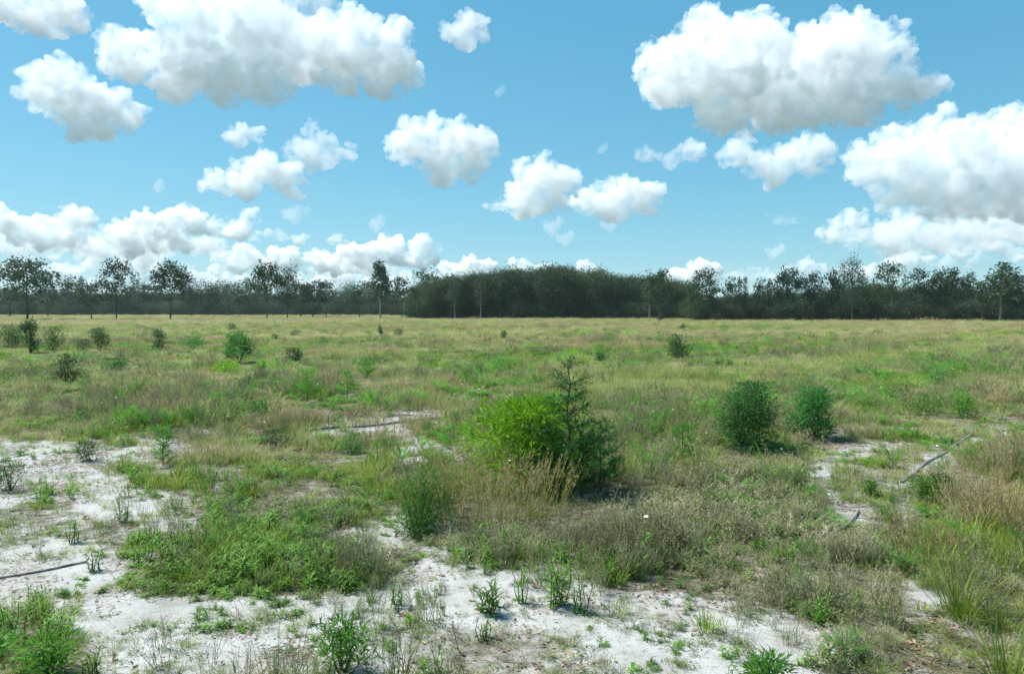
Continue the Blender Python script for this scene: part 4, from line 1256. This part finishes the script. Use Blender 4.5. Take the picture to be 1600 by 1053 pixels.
# shrubs on the right and in the middle distance: px, top, base, width, leaf, count, material, name, label
for i, (px, top, base, wd, lf, n, mat, lab) in enumerate(SHRUBS):
    h, w = dims(top, base, wd)
    plant('shrub' if top < 660 else 'weed_clump', lab, 'shrub' if top < 660 else 'weed', px, base, shrub_meshes(300 + i, h, w * .92, lf, int(n * (1.8 if base < 600 else 1.3)), mat, 7, 16 if base < 600 else 24, (.25, .42) if base < 600 else (.22, .36)), rot=i)
for i, (px, top, base, wd, mat, lab) in enumerate(FEATHER):
    h, w = dims(top, base, wd)
    pts_ = shrub_meshes(400 + i, h * .8, w * 1.1, .05, 800, mat, 10, 18, (.12, .22)) if base > 820 else feathery_meshes(400 + i, h, w * 1.1, mat, 20, stem='green_stem')
    plant('feathery_weed', lab, 'weed', px, base, pts_, rot=i * 1.3)
for i, (px, top, base, wd, lab) in enumerate(LEAFY):
    h, w = dims(top, base, wd)
    if 'grassy tuft' in lab:
        me = clump_meshes(500 + i, h, w, 90, 'grass', .006, (.3, 1.2), .9, (.2, .5))
    else:
        me = src_leafy(500 + i, 7, h, w * .3, w * .32, w * .045 + .003)
    plant('leafy_weed', lab, 'weed', px, base, [('leaves', me)])
PLUMES = [
    (1545, 722, 812, 110, 380, 'tall reddish seeding grass clump at the right edge'),
    (1600, 735, 850, 100, 320, 'reddish seeding grass clump cut off by the right edge'),
    (1440, 790, 870, 80, 260, 'brown seeding grass clump left of the tall reddish one'),
]
for i, (px, top, base, wd, n, lab) in enumerate(PLUMES):
    h, w = dims(top, base, wd)
    plant('plume_grass_clump', lab, 'grass clump', px, base, [('seed_stems', plume_thing(600 + i, h * .68, w, int(n * .6)))])
h, w = dims(830, 965, 90)
plant('long_grass_clump', 'tall light green arching grass clump at lower right', 'grass clump', 1500, 965, [('leaves', clump_meshes(700, h * .9, w, 60, 'grass', .009, (.5, 1.6), .8, (.2, .6)))])
h, w = dims(900, 1060, 110)
plant('long_grass_clump', 'long green grass clump in the bottom right corner', 'grass clump', 1575, 1075, [('leaves', clump_meshes(701, h * .8, w, 70, 'grass', .008, (.5, 1.6), .9, (.1, .5)))])


# ------------------------------------------------------------------ hoses and stakes
def hose_mat(name, c, rough=.5):
    m = bpy.data.materials.new(name); m.use_nodes = True
    n = m.node_tree; P = n.nodes['Principled BSDF']; P.inputs['Roughness'].default_value = rough
    t = n.nodes.new('ShaderNodeTexNoise'); t.inputs['Scale'].default_value = 9; t.inputs['Detail'].default_value = 6
    tc = n.nodes.new('ShaderNodeTexCoord'); n.links.new(tc.outputs['Object'], t.inputs['Vector'])
    r = n.nodes.new('ShaderNodeValToRGB'); r.color_ramp.elements[0].position = .42; r.color_ramp.elements[1].position = .72
    r.color_ramp.elements[0].color = (*c, 1); r.color_ramp.elements[1].color = (.34, .32, .28, 1)
    n.links.new(t.outputs[0], r.inputs[0]); n.links.new(r.outputs[0], P.inputs['Base Color'])
    return m


def hose(name, label, cat, pix, rad, mat, sink=.0):
    b = MB(); P = []
    for px, py in pix:
        x, y = ground(px, py); P.append(Vector((x, y, 0)))
    Q = []
    for i in range(len(P) - 1):
        p0, p1, p2, p3 = P[max(i - 1, 0)], P[i], P[i + 1], P[min(i + 2, len(P) - 1)]
        for k in range(10):
            t = k / 10
            Q.append(.5 * ((2 * p1) + (p2 - p0) * t + (2 * p0 - 5 * p1 + 4 * p2 - p3) * t * t + (3 * p1 - p0 - 3 * p2 + p3) * t ** 3))
    Q.append(P[-1])
    o = Q[0].copy()
    for q in Q: q.z = zed(q.x, q.y) + rad * .75 - sink
    o.z = zed(o.x, o.y)
    b.tube([q - o for q in Q], [rad] * len(Q), 10, .5)
    return tag(link(name, b.mesh(name, [mat], True), loc=o), label, cat)


BLACK = hose_mat('dusty_black_polythene', (.03, .03, .032)); GREYH = hose_mat('sun_bleached_polythene', (.20, .20, .20))
hose('irrigation_pipe', 'straight black irrigation pipe lying on sand left of centre', 'pipe', [(468, 676), (520, 671), (580, 667), (640, 660), (690, 654)], .020, BLACK)
hose('irrigation_hose', 'bleached grey irrigation hose snaking over sand at right', 'hose', [(1408, 753), (1432, 737), (1448, 724), (1475, 708), (1500, 690), (1522, 676), (1545, 661), (1572, 654)], .014, GREYH)
hose('irrigation_hose', 'short grey hose end curling out of the dry weeds at right', 'hose', [(1302, 832), (1320, 826), (1334, 812), (1341, 800)], .014, GREYH)
hose('irrigation_hose', 'half buried dark hose on the sand at the left edge', 'hose', [(-40, 911), (20, 904), (70, 896), (110, 887), (135, 882)], .013, BLACK, .008)
b = MB(); hh = .22
b.tube([(0, 0, -.03), (0, 0, hh)], [.012, .010], 6, .5); b.tube([(0, 0, hh), (0, 0, hh + .012)], [.013, .005], 6, .5)
x, y, z = place(513, 672)
tag(link('marker_stake', b.mesh('marker_stake', [GREYH]), loc=(x, y, z)), 'short pale stake standing by the black pipe', 'stake')

# ------------------------------------------------------------------ air
bm = bmesh.new(); bmesh.ops.create_cube(bm, size=1.0)
me = bpy.data.meshes.new('haze'); bm.to_mesh(me); bm.free()
hz_m = bpy.data.materials.new('haze_air'); hz_m.use_nodes = True
n = hz_m.node_tree; n.nodes.remove(n.nodes['Principled BSDF'])
v = n.nodes.new('ShaderNodeVolumePrincipled'); v.inputs['Color'].default_value = (0.74, 0.95, 0.97, 1); v.inputs['Density'].default_value = 0.00016
n.links.new(v.outputs[0], n.nodes['Material Output'].inputs['Volume'])
me.materials.append(hz_m)
hz_o = link('haze', me, loc=(0, 13000, 11.0), scl=(120000, 36000, 30.0))
tag(hz_o, 'thin bluish air over the whole field', 'haze', kind='stuff')
